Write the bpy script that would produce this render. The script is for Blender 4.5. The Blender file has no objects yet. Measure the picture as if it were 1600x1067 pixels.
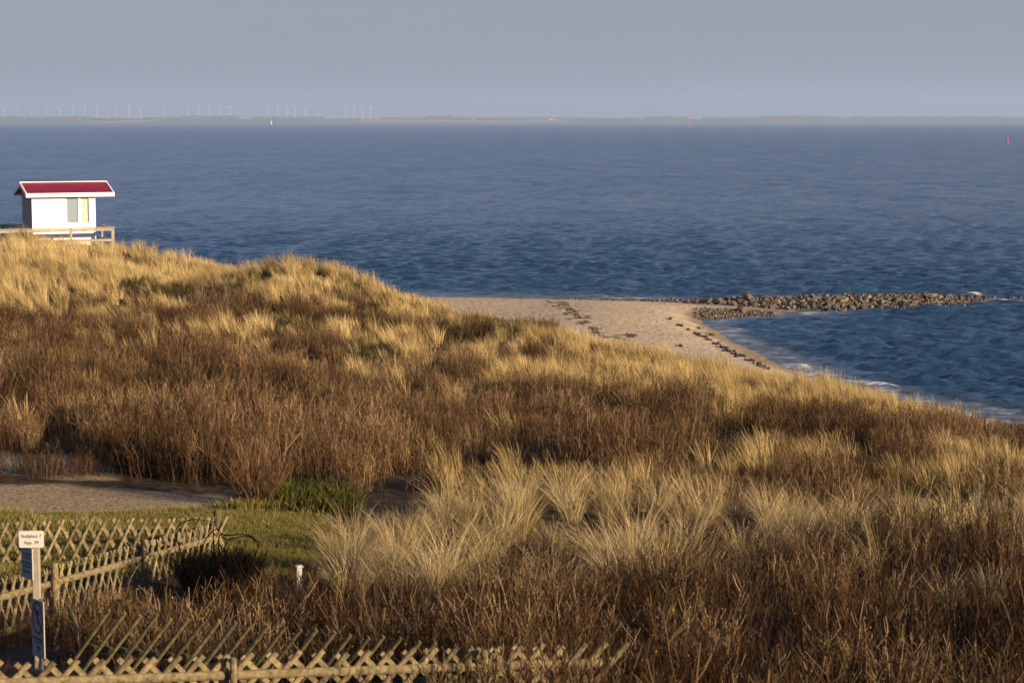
import bpy, bmesh, math, random
import numpy as np
from mathutils import Vector, Matrix, Euler
R = math.radians
random.seed(11)
rng = np.random.default_rng(7)
S = bpy.context.scene
COL = S.collection

# ------------------------------------------------------------------ camera
H = 12.0
FPX = 3111.0                      # focal length in photo pixels (1600 wide)
PITCH = math.atan(343.5 / FPX)
cam_d = bpy.data.cameras.new('camera')
cam = bpy.data.objects.new('camera', cam_d)
COL.objects.link(cam)
cam_d.sensor_width = 36.0
cam_d.lens = FPX / 1600 * 36
cam_d.clip_start = 1.0
cam_d.clip_end = 60000
cam.location = (0, 0, H)
cam.rotation_euler = (R(90) - PITCH, 0, 0)
cam_d.dof.use_dof = True
cam_d.dof.focus_distance = 85
cam_d.dof.aperture_fstop = 5.0
S.camera = cam

# ------------------------------------------------------------------ light
SUN_AZ = 56.0                     # degrees from "behind the camera" towards its right
SUN_EL = 14.5
sd = Vector((math.sin(R(SUN_AZ)) * math.cos(R(SUN_EL)), -math.cos(R(SUN_AZ)) * math.cos(R(SUN_EL)), math.sin(R(SUN_EL))))
sun_d = bpy.data.lights.new('sun', 'SUN')
sun_d.energy = 5.0
sun_d.angle = R(0.6)
sun_d.color = (1.0, 0.785, 0.51)
sun = bpy.data.objects.new('sun', sun_d)
COL.objects.link(sun)
sun.location = (30, -20, 40)
sun.rotation_euler = sd.to_track_quat('Z', 'Y').to_euler()
W = bpy.data.worlds.new('World')
S.world = W
W.use_nodes = True
wn = W.node_tree.nodes
sky = wn.new('ShaderNodeTexSky')
sky.sky_type = 'NISHITA'
sky.sun_disc = False
sky.sun_elevation = R(SUN_EL)
sky.sun_rotation = R(180 - SUN_AZ)
sky.altitude = 0
sky.air_density = 1.0
sky.dust_density = 0.6
sky.ozone_density = 3.0
wn['Background'].inputs[1].default_value = 0.056
tint = wn.new('ShaderNodeMix'); tint.data_type = 'RGBA'; tint.blend_type = 'MULTIPLY'; tint.inputs[0].default_value = 1
tint.inputs[7].default_value = (1.04, .93, 1.12, 1)        # thin mauve veil of a dry winter afternoon
W.node_tree.links.new(sky.outputs[0], tint.inputs[6])
# the lowest degrees of sky are an even lavender-grey veil
tcw = wn.new('ShaderNodeTexCoord'); sxyz = wn.new('ShaderNodeSeparateXYZ'); W.node_tree.links.new(tcw.outputs['Generated'], sxyz.inputs[0])
mr = wn.new('ShaderNodeMapRange'); mr.interpolation_type = 'SMOOTHSTEP'; mr.inputs['From Min'].default_value = .02; mr.inputs['From Max'].default_value = .20; mr.inputs['To Min'].default_value = .88; mr.inputs['To Max'].default_value = 0
W.node_tree.links.new(sxyz.outputs[2], mr.inputs['Value'])
veil = wn.new('ShaderNodeMix'); veil.data_type = 'RGBA'; veil.inputs[7].default_value = (2.52, 2.58, 3.16, 1)
W.node_tree.links.new(mr.outputs[0], veil.inputs[0]); W.node_tree.links.new(tint.outputs[2], veil.inputs[6])
W.node_tree.links.new(veil.outputs[2], wn['Background'].inputs[0])
S.view_settings.view_transform = 'Standard'
S.view_settings.look = 'None'
S.view_settings.gamma = 1
S.view_settings.exposure = 1.0
S.view_settings.use_curve_mapping = False
S.render.engine = 'CYCLES'
S.cycles.max_bounces = 6
S.cycles.diffuse_bounces = 1
S.cycles.glossy_bounces = 3
S.cycles.transparent_max_bounces = 8
S.cycles.volume_bounces = 1
S.cycles.caustics_reflective = False
S.cycles.caustics_refractive = False

# ------------------------------------------------------------------ helpers
SP, CP = math.sin(PITCH), math.cos(PITCH)
def at(px, py, d):
    """point on the ray of photo pixel (px,py) at distance d along the view axis"""
    u = (px - 800) / FPX; v = (533.5 - py) / FPX
    yy = CP + v * SP; zz = -SP + v * CP
    return Vector((d * u / yy, d, H + d * zz / yy))
def onlevel(px, py, z=0.0):
    u = (px - 800) / FPX; v = (533.5 - py) / FPX
    yy = CP + v * SP; zz = -SP + v * CP
    d = (z - H) * yy / zz
    return Vector((d * u / yy, d, z))
def proj(x, y, z):
    zc = z - H
    f = y * CP - zc * SP; up = y * SP + zc * CP
    return 800 + FPX * x / f, 533.5 - FPX * up / f

def tag(o, label=None, cat=None, group=None, kind=None):
    if label: o['label'] = label
    if cat: o['category'] = cat
    if group: o['group'] = group
    if kind: o['kind'] = kind
    return o
def empty(name, loc=(0, 0, 0), rz=0.0):
    o = bpy.data.objects.new(name, None)
    o.empty_display_size = 0.2
    o.location = loc; o.rotation_euler = (0, 0, rz)
    COL.objects.link(o)
    return o
def from_arrays(name, V, F, mat=None, parent=None, smooth=False, attrs=None, link=True, mats=None, midx=None):
    """V (n,3); F (m,4) or (m,3) int array or list of lists"""
    me = bpy.data.meshes.new(name)
    V = np.asarray(V, dtype=np.float32)
    if isinstance(F, np.ndarray):
        k = F.shape[1]
        me.vertices.add(len(V)); me.vertices.foreach_set('co', V.ravel())
        me.loops.add(F.size); me.loops.foreach_set('vertex_index', F.astype(np.int32).ravel())
        me.polygons.add(len(F)); me.polygons.foreach_set('loop_start', np.arange(0, F.size, k, dtype=np.int32))
        if smooth: me.polygons.foreach_set('use_smooth', np.ones(len(F), dtype=bool))
        me.update(calc_edges=True)
    else:
        me.from_pydata(V.tolist(), [], F); me.update()
        if smooth: me.polygons.foreach_set('use_smooth', np.ones(len(F), dtype=bool))
    if attrs:
        for k_, a in attrs.items():
            at_ = me.attributes.new(k_, 'FLOAT', 'POINT')
            at_.data.foreach_set('value', np.asarray(a, dtype=np.float32))
    if mat: me.materials.append(mat)
    o = bpy.data.objects.new(name, me)
    if link: COL.objects.link(o)
    if parent: o.parent = parent
    return o
class MB:
    """collects shapes into one mesh"""
    def __init__(s): s.v = []; s.f = []
    def add(s, vs, fs):
        n = len(s.v); s.v += [tuple(p) for p in vs]; s.f += [[i + n for i in f] for f in fs]
    def box(s, x0, x1, y0, y1, z0, z1, M=None, bev=0.0):
        bm = bmesh.new()
        bmesh.ops.create_cube(bm, size=1)
        for v in bm.verts:
            v.co = Vector(((x0 + x1) / 2 + v.co.x * (x1 - x0), (y0 + y1) / 2 + v.co.y * (y1 - y0), (z0 + z1) / 2 + v.co.z * (z1 - z0)))
        if bev > 0: bmesh.ops.bevel(bm, geom=bm.edges[:], offset=bev, segments=1, affect='EDGES')
        if M: bmesh.ops.transform(bm, matrix=M, verts=bm.verts[:])
        bm.verts.index_update()
        s.add([v.co.copy() for v in bm.verts], [[v.index for v in f.verts] for f in bm.faces])
        bm.free()
    def tube(s, pts, rad, n=6, cap=True):
        pts = [Vector(p) for p in pts]
        if not hasattr(rad, '__len__'): rad = [rad] * len(pts)
        base = len(s.v); rings = []
        up = Vector((0, 0, 1))
        for i, p in enumerate(pts):
            t = (pts[min(i + 1, len(pts) - 1)] - pts[max(i - 1, 0)]).normalized()
            a = t.cross(up)
            if a.length < 1e-3: a = t.cross(Vector((1, 0, 0)))
            a.normalize(); b = t.cross(a)
            for k in range(n):
                th = 2 * math.pi * k / n
                s.v.append(tuple(p + (a * math.cos(th) + b * math.sin(th)) * rad[i]))
        for i in range(len(pts) - 1):
            for k in range(n):
                s.f.append([base + i * n + k, base + i * n + (k + 1) % n, base + (i + 1) * n + (k + 1) % n, base + (i + 1) * n + k])
        if cap:
            s.f.append([base + k for k in range(n)][::-1])
            s.f.append([base + (len(pts) - 1) * n + k for k in range(n)])
    def build(s, name, mat, parent=None, smooth=False):
        return from_arrays(name, s.v, s.f, mat, parent, smooth)

# value noise
def vnoise(x, y, seed=0):
    xi = np.floor(x).astype(np.int64); yi = np.floor(y).astype(np.int64)
    xf = x - xi; yf = y - yi
    def h(a, b):
        n = (a * 374761393 + b * 668265263 + seed * 1442695041) & 0x7fffffff
        n = ((n ^ (n >> 13)) * 1274126177) & 0x7fffffff
        n = (n ^ (n >> 16)) & 0xffff
        return n / 65535.0
    sx = xf * xf * (3 - 2 * xf); sy = yf * yf * (3 - 2 * yf)
    a = h(xi, yi); b = h(xi + 1, yi); c = h(xi, yi + 1); d = h(xi + 1, yi + 1)
    return (a * (1 - sx) + b * sx) * (1 - sy) + (c * (1 - sx) + d * sx) * sy
def fbm(x, y, seed=0, oct=4):
    s = 0; a = 0.5; t = 0
    for i in range(oct):
        s = s + a * vnoise(x * 2 ** i, y * 2 ** i, seed + i * 17); t += a; a *= 0.5
    return s / t
def smooth(e0, e1, x):
    t = np.clip((x - e0) / (e1 - e0), 0, 1); return t * t * (3 - 2 * t)

# ------------------------------------------------------------------ materials
def mat(name, col=(.5, .5, .5), rough=.7, metal=0.0):
    m = bpy.data.materials.new(name); m.use_nodes = True
    b = m.node_tree.nodes['Principled BSDF']
    b.inputs['Base Color'].default_value = (*col, 1); b.inputs['Roughness'].default_value = rough; b.inputs['Metallic'].default_value = metal
    return m
def nd(m, t, **kw):
    n = m.node_tree.nodes.new(t)
    for k, v in kw.items(): setattr(n, k, v)
    return n
def lk(m, a, b): m.node_tree.links.new(a, b)
def ramp(m, fac, stops):
    r = nd(m, 'ShaderNodeValToRGB'); lk(m, fac, r.inputs[0])
    e = r.color_ramp.elements
    while len(e) < len(stops): e.new(0.5)
    for i, (p, c) in enumerate(stops):
        e[i].position = p; e[i].color = (*c, 1)
    return r.outputs[0]
def noisemat(name, c0, c1, scale=5.0, rough=.75, bump=0.0, stretch=(1, 1, 1), detail=5.0, bscale=None, coord='Object'):
    m = mat(name, c0, rough); b = m.node_tree.nodes['Principled BSDF']
    tc = nd(m, 'ShaderNodeTexCoord'); mp = nd(m, 'ShaderNodeMapping'); mp.inputs['Scale'].default_value = stretch
    lk(m, tc.outputs[coord], mp.inputs[0])
    n = nd(m, 'ShaderNodeTexNoise'); n.inputs['Scale'].default_value = scale; n.inputs['Detail'].default_value = detail
    lk(m, mp.outputs[0], n.inputs['Vector'])
    lk(m, ramp(m, n.outputs[0], [(0.3, c0), (0.7, c1)]), b.inputs['Base Color'])
    if bump:
        bp = nd(m, 'ShaderNodeBump'); bp.inputs['Strength'].default_value = bump; bp.inputs['Distance'].default_value = 0.02
        n2 = nd(m, 'ShaderNodeTexNoise'); n2.inputs['Scale'].default_value = bscale or scale * 3; n2.inputs['Detail'].default_value = 6
        lk(m, mp.outputs[0], n2.inputs['Vector']); lk(m, n2.outputs[0], bp.inputs['Height']); lk(m, bp.outputs[0], b.inputs['Normal'])
    return m
def island(m, lo=.55, hi=1.2):
    b = m.node_tree.nodes['Principled BSDF']; src = b.inputs['Base Color'].links[0].from_socket
    g_ = nd(m, 'ShaderNodeNewGeometry'); mr_ = nd(m, 'ShaderNodeMapRange'); lk(m, g_.outputs['Random Per Island'], mr_.inputs[0]); mr_.inputs[3].default_value = lo; mr_.inputs[4].default_value = hi
    v = nd(m, 'ShaderNodeVectorMath', operation='SCALE'); lk(m, src, v.inputs[0]); lk(m, mr_.outputs[0], v.inputs['Scale']); lk(m, v.outputs[0], b.inputs['Base Color'])
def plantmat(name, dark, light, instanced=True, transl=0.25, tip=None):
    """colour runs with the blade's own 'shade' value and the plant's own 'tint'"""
    dark, light = [tuple(v * k for v in c_) for k, c_ in ((.62, dark), (.76, light))]  # dark end lowered most, so shade in the gaps is partly painted in
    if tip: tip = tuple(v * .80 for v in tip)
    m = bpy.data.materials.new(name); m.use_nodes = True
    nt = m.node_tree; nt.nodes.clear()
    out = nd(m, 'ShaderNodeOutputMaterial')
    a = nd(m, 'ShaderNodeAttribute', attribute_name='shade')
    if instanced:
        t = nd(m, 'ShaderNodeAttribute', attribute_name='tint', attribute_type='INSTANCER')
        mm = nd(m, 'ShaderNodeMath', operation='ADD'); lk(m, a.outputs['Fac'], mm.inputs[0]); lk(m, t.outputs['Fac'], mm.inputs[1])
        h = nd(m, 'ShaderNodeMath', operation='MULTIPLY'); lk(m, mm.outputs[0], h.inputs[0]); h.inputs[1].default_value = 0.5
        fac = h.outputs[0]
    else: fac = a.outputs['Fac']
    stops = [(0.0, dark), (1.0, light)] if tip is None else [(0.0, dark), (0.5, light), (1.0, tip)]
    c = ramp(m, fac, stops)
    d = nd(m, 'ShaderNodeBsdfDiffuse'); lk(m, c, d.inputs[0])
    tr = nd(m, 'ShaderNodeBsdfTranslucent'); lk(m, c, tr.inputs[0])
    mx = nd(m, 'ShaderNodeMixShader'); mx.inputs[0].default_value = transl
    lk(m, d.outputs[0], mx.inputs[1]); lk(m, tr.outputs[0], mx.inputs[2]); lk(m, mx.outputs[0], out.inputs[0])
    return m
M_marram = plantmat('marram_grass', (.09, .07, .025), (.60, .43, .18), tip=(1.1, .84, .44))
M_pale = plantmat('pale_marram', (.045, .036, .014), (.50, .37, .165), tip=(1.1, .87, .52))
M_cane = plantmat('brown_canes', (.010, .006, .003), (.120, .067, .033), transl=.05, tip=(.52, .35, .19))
M_cane_n = plantmat('shade_darkened_canes', (.004, .003, .002), (.084, .046, .022), transl=.05, tip=(.52, .36, .20))  # darker than the far canes, deep shade between stems put into the colour
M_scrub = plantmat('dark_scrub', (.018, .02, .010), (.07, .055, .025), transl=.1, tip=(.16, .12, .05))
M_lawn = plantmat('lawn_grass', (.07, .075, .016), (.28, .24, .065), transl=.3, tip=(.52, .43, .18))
M_wood = noisemat('weathered_timber', (.09, .066, .028), (.30, .225, .115), 16, .85, .6, (1, 1, 1))
M_wood_g = noisemat('dim_green_timber', (.05, .047, .015), (.17, .135, .052), 16, .85, .6)  # darker greenish timber, dim grazing light put into its colour
island(M_wood, .5, 1.15); island(M_wood_g, .5, 1.15)
M_deckwood = noisemat('grey_timber', (.24, .20, .15), (.38, .32, .24), 6, .85, .3)
M_white = noisemat('white_paint', (.76, .75, .72), (.82, .81, .79), 2, .55, .08, bscale=40)
M_red = noisemat('red_roof_metal', (.17, .004, .024), (.23, .006, .034), 1.5, .45)

# ------------------------------------------------------------------ terrain
CT = []
def col(px, pairs):
    for d, z in pairs: CT.append(((px - 800) / 3092.0 * d, d, z))
col(-320, [(12, 8.0), (17, 6.8), (21, 6.2), (26, 5.4), (34, 5.0), (45, 5.0), (60, 5.5), (80, 6.0), (98, 6.1), (108, 5.0), (122, 2.4), (142, 0.1), (160, -1.2)])
col(0, [(12, 8.0), (14, 7.1), (17, 6.55), (21, 6.05), (26, 5.2), (31, 4.98), (36, 4.95), (42, 4.95), (50, 5.1), (60, 5.3), (75, 5.6), (86, 6.0), (96, 6.25), (104, 5.6), (120, 2.4), (140, 0.1), (158, -1.2)])
col(150, [(98, 5.75), (86, 5.6), (106, 4.9)])
col(230, [(93, 5.15), (80, 5.2)])
col(300, [(14, 7.0), (18, 6.35), (21, 5.9), (26, 5.25), (31, 4.95), (36, 4.95), (42, 4.85), (50, 4.7), (60, 4.7), (75, 4.7), (85, 4.8), (93, 4.85), (105, 3.9), (120, 1.8), (135, 0.15), (152, -1.1)])
col(390, [(90, 4.6), (84, 4.6)])
col(440, [(88, 5.5), (82, 5.1)])
col(510, [(21, 5.9), (31, 4.95), (36, 4.9), (42, 4.6), (50, 4.4), (60, 4.3), (72, 4.4), (80, 4.8), (88, 5.4), (98, 3.8), (113, 1.5), (134, 0.1), (150, -1.1)])
col(570, [(90, 4.5)])
col(640, [(80, 3.85), (92, 3.45), (100, 2.4), (112, 1.2), (125, .9), (136.5, 0), (150, -1.0)])
col(700, [(84, 3.5), (92, 2.8), (100, 1.8), (110, 1.05), (125, .9)])
col(760, [(91, 2.45), (100, 1.4)])
col(800, [(12, 7.9), (14, 6.9), (18, 6.25), (21, 5.9), (26, 5.4), (33, 4.9), (40, 4.5), (50, 4.2), (60, 4.0), (70, 3.75), (80, 3.4), (91, 2.6), (100, 1.5), (108, 1.0), (120, .9), (135, 0), (148, -1)])
col(900, [(87, 2.2), (96, 1.2), (104, .9), (125, .8), (133.5, 0)])
col(1000, [(21, 5.9), (33, 4.8), (50, 3.9), (65, 3.2), (75, 2.7), (83, 1.9), (90, 1.2), (96, .8), (110, .8), (124, .6), (133.5, 0), (148, -1)])
col(1060, [(116, .55), (121, .35), (127, .4)])
col(1085, [(121.5, 0.0), (128, .25)])
col(1130, [(123.5, .14), (121.5, .02), (127, .25)])
col(1180, [(124.8, .10), (123, -.05)])
col(1230, [(125.5, .02), (123, -.15)])
col(1100, [(79, 1.95), (88, 1.1), (95, .7), (106, .45), (117, 0.0)])
col(1200, [(14, 6.9), (18, 6.2), (26, 5.3), (33, 4.7), (40, 4.2), (50, 3.7), (60, 3.1), (68, 2.6), (75, 1.95), (83, 1.05), (90, .55), (101, 0.0), (108, -.4), (120, -.6), (140, -1.2)])
col(1300, [(73, 1.9), (80, .95), (85, .45), (91.5, 0.0), (98, -.4)])
col(1400, [(72, 1.5), (78, .6), (85, 0.0), (92, -.5), (120, -1), (145, -1.6)])
col(1600, [(14, 7.0), (18, 6.2), (26, 5.3), (33, 4.7), (40, 4.1), (50, 3.3), (58, 2.35), (66, 1.25), (72, .45), (77, 0.0), (85, -.5), (120, -1.2), (150, -2)])
col(1900, [(14, 7.0), (18, 6.2), (33, 4.6), (50, 3.0), (62, 1.3), (70, 0.0), (80, -.6), (120, -1.5), (150, -2)])
CT.append((-60, -20, 9)); CT.append((60, -20, 9)); CT.append((0, -10, 9)); CT.append((0, 5, 8.6))
CT = np.array(CT)
def tps_fit(P, z, lam=0.02):
    n = len(P); X = P / 50.0
    r = np.linalg.norm(X[:, None] - X[None], axis=2)
    K = np.where(r > 0, r * r * np.log(r + 1e-12), 0) + lam * np.eye(n) * .01
    Q = np.hstack([np.ones((n, 1)), X])
    A = np.zeros((n + 3, n + 3)); A[:n, :n] = K; A[:n, n:] = Q; A[n:, :n] = Q.T
    return np.linalg.solve(A, np.concatenate([z, np.zeros(3)]))
_P = CT[:, :2]; _w = tps_fit(_P, CT[:, 2])
def height0(x, y):
    x = np.asarray(x, float); y = np.asarray(y, float); sh = x.shape
    xf = x.ravel(); yf = y.ravel(); out = np.empty(len(xf))
    for i in range(0, len(xf), 60000):
        X = np.stack([xf[i:i + 60000], yf[i:i + 60000]], 1) / 50.0
        r2 = ((X[:, None] - _P[None] / 50.0) ** 2).sum(2)
        K = np.where(r2 > 0, .5 * r2 * np.log(r2 + 1e-20), 0)
        out[i:i + 60000] = K @ _w[:-3] + _w[-3] + X @ _w[-2:]
    return out.reshape(sh)
def height(x, y):
    x = np.asarray(x, float); y = np.asarray(y, float)
    z = height0(np.clip(x, -70, 70), np.clip(y, -25, 160))
    # far outside the modelled strip: sea bed beyond, flat land behind
    z = np.where(y > 150, np.minimum(z, -1.0), z)
    z = np.where((np.abs(x) > 40) & (y > 120), np.minimum(z, -0.6), z)
    und = (fbm(x / 6, y / 6, 3) - .5) * .55 * smooth(44, 52, y) * smooth(.9, 2.2, z)
    z = z + und + (fbm(x / 1.7, y / 1.7, 9, 3) - .5) * .05 * smooth(44, 50, y)
    return np.clip(z, -2.5, 12)
def hz(x, y): return float(height(np.array([x]), np.array([y]))[0])

def spaced(segs):
    out = []
    for a, b, s in segs:
        n = max(1, int(round((b - a) / s))); out += list(np.linspace(a, b, n, endpoint=False))
    out.append(segs[-1][1]); return np.array(out)
gx = spaced([(-300, -60, 20), (-60, -36, 2), (-36, -12, .3), (-12, 12, .15), (12, 42, .3), (42, 60, 2), (60, 300, 20)])
gy = spaced([(-60, 12, 3), (12, 24, .25), (24, 44, .14), (44, 140, .3), (140, 170, 2)])
GX, GY = np.meshgrid(gx, gy)
GZ = height(GX, GY)

def inpoly(px, py, poly):
    c = np.zeros(np.shape(px), bool); j = len(poly) - 1
    for i in range(len(poly)):
        xi, yi = poly[i]; xj, yj = poly[j]
        c ^= ((yi > py) != (yj > py)) & (px < (xj - xi) * (py - yi) / (yj - yi + 1e-12) + xi)
        j = i
    return c
# plan outlines (metres), read off the photograph once
def g(px, py, z=4.95): p = onlevel(px, py, z); return (p.x, p.y)
GRAVEL = [g(-500, 806), g(-40, 806), g(120, 806), g(230, 803), g(330, 797), g(415, 793), g(395, 780), g(330, 772), g(250, 764), g(190, 762), g(130, 758), g(60, 757), g(-40, 757), g(-500, 757)]
GRAVEL2 = [g(-500, 744), g(0, 744), g(100, 748), g(190, 746), g(170, 722), g(90, 708), g(0, 706), g(-500, 700)]
LAWN = [g(-500, 940), g(-20, 940), g(60, 925), g(150, 905), g(290, 885, 5.0), g(400, 905, 5.0), g(500, 905, 5.0), g(520, 830, 4.95), g(480, 800), g(415, 793), g(330, 797), g(230, 803), g(120, 806), g(-500, 806)]
jx = (fbm(GX / .8, GY / .8, 21, 3) - .5) * .5; jy = (fbm(GX / .8, GY / .8, 22, 3) - .5) * .9
m_gravel = inpoly(GX + jx, GY + jy, GRAVEL) | inpoly(GX + jx, GY + jy, GRAVEL2)
m_lawn = inpoly(GX + jx, GY + jy, LAWN) & ~m_gravel
# sand: seaward of the dune foot
DUNEFOOT = [(-320, 140), (0, 132), (300, 122), (510, 112), (600, 108), (650, 103), (700, 101), (760, 101), (880, 99), (905, 96), (935, 93), (1000, 91), (1100, 87), (1180, 83), (1250, 80), (1300, 79), (1400, 76.5), (1600, 70), (1900, 64)]
_dfx = np.array([(p - 800) / 3092 for p, d in DUNEFOOT]); _dfd = np.array([d for p, d in DUNEFOOT], float)
def footd(x, y): return np.interp(x / np.maximum(y, 1), _dfx, _dfd)
def sandiness(x, y): return smooth(-1.2, .8, y + (fbm(x / 2.0, y / 2.0, 5, 3) - .5) * 3.0 - footd(x, y))
m_sand = sandiness(GX, GY)
def blur(a):
    a = a.astype(float)
    for _ in range(1):
        a = (a + np.roll(a, 1, 0) + np.roll(a, -1, 0) + np.roll(a, 1, 1) + np.roll(a, -1, 1)) / 5
    return a
A_gravel, A_lawn = blur(m_gravel), blur(m_lawn)
# ground material
Mg = mat('ground', (.1, .08, .05), .95)
b = Mg.node_tree.nodes['Principled BSDF']; b.inputs['Specular IOR Level'].default_value = .15
geo = nd(Mg, 'ShaderNodeNewGeometry')
def gn(scale, detail=5, s=(1, 1, 1)):
    mp = nd(Mg, 'ShaderNodeMapping'); mp.inputs['Scale'].default_value = s; lk(Mg, geo.outputs['Position'], mp.inputs[0])
    n = nd(Mg, 'ShaderNodeTexNoise'); n.inputs['Scale'].default_value = scale; n.inputs['Detail'].default_value = detail
    lk(Mg, mp.outputs[0], n.inputs['Vector']); return n.outputs[0]
def mixc(m, f, a, c):
    x = nd(m, 'ShaderNodeMix', data_type='RGBA'); lk(m, f, x.inputs[0]); lk(m, a, x.inputs[6]); lk(m, c, x.inputs[7]); return x.outputs[2]
def attr(m, n): return nd(m, 'ShaderNodeAttribute', attribute_name=n).outputs['Fac']
litter = ramp(Mg, gn(6), [(.3, (.018, .012, .007)), (.7, (.07, .046, .024))])
sandc = ramp(Mg, gn(1.1, 8), [(.3, (.43, .33, .215)), (.7, (.54, .425, .29))])
speck = ramp(Mg, gn(7, 2, (1, .6, 1)), [(.60, (0, 0, 0)), (.68, (1, 1, 1))])
specm = nd(Mg, 'ShaderNodeMath', operation='MULTIPLY'); lk(Mg, speck, specm.inputs[0]); specm.inputs[1].default_value = .55
dk = nd(Mg, 'ShaderNodeRGB'); dk.outputs[0].default_value = (.24, .16, .10, 1)
sandc = mixc(Mg, specm.outputs[0], sandc, dk.outputs[0])
wet = nd(Mg, 'ShaderNodeRGB'); wet.outputs[0].default_value = (.26, .19, .125, 1)
sandc = mixc(Mg, attr(Mg, 'wet'), sandc, wet.outputs[0])
grav = ramp(Mg, gn(16, 9, (1, .6, 1)), [(.3, (.15, .10, .055)), (.5, (.29, .21, .12)), (.7, (.46, .35, .21))])
lawnc = ramp(Mg, gn(2.2, 8), [(.3, (.075, .072, .018)), (.5, (.15, .13, .038)), (.7, (.25, .20, .075))])
c = mixc(Mg, attr(Mg, 'sand'), litter, sandc)
c = mixc(Mg, attr(Mg, 'lawn'), c, lawnc)
c = mixc(Mg, attr(Mg, 'gravel'), c, grav)
lk(Mg, c, b.inputs['Base Color'])
bp = nd(Mg, 'ShaderNodeBump'); lk(Mg, ramp(Mg, attr(Mg, 'gravel'), [(0, (.9, .9, .9)), (1, (.18, .18, .18))]), bp.inputs['Strength']); bp.inputs['Distance'].default_value = .09
lk(Mg, gn(3.0, 9), bp.inputs['Height']); lk(Mg, bp.outputs[0], b.inputs['Normal'])
nyy, nxx = GX.shape
idx = np.arange(nyy * nxx).reshape(nyy, nxx)
Q = np.stack([idx[:-1, :-1], idx[:-1, 1:], idx[1:, 1:], idx[1:, :-1]], -1).reshape(-1, 4)
a_wet = smooth(.34, .12, GZ + (fbm(GX / 1.5, GY / 1.5, 31, 2) - .5) * .16)
AT = dict(sand=m_sand.ravel(), lawn=A_lawn.ravel(), gravel=A_gravel.ravel(), wet=a_wet.ravel())
V = np.stack([GX.ravel(), GY.ravel(), GZ.ravel()], 1)
fc = lambda a: a[:-1, :-1].ravel()
kindf = np.where(fc(m_gravel), 2, np.where(fc(m_lawn), 3, np.where(fc(m_sand) > .5, 1, 0)))
for kf, nm in enumerate(['dune_ground', 'beach', 'gravel_track', 'lawn']):
    q = Q[kindf == kf]
    u, inv = np.unique(q, return_inverse=True)
    o = from_arrays(nm, V[u], inv.reshape(-1, 4), Mg, smooth=True, attrs={k: a[u] for k, a in AT.items()})
    tag(o, kind='structure')
del V

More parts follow.
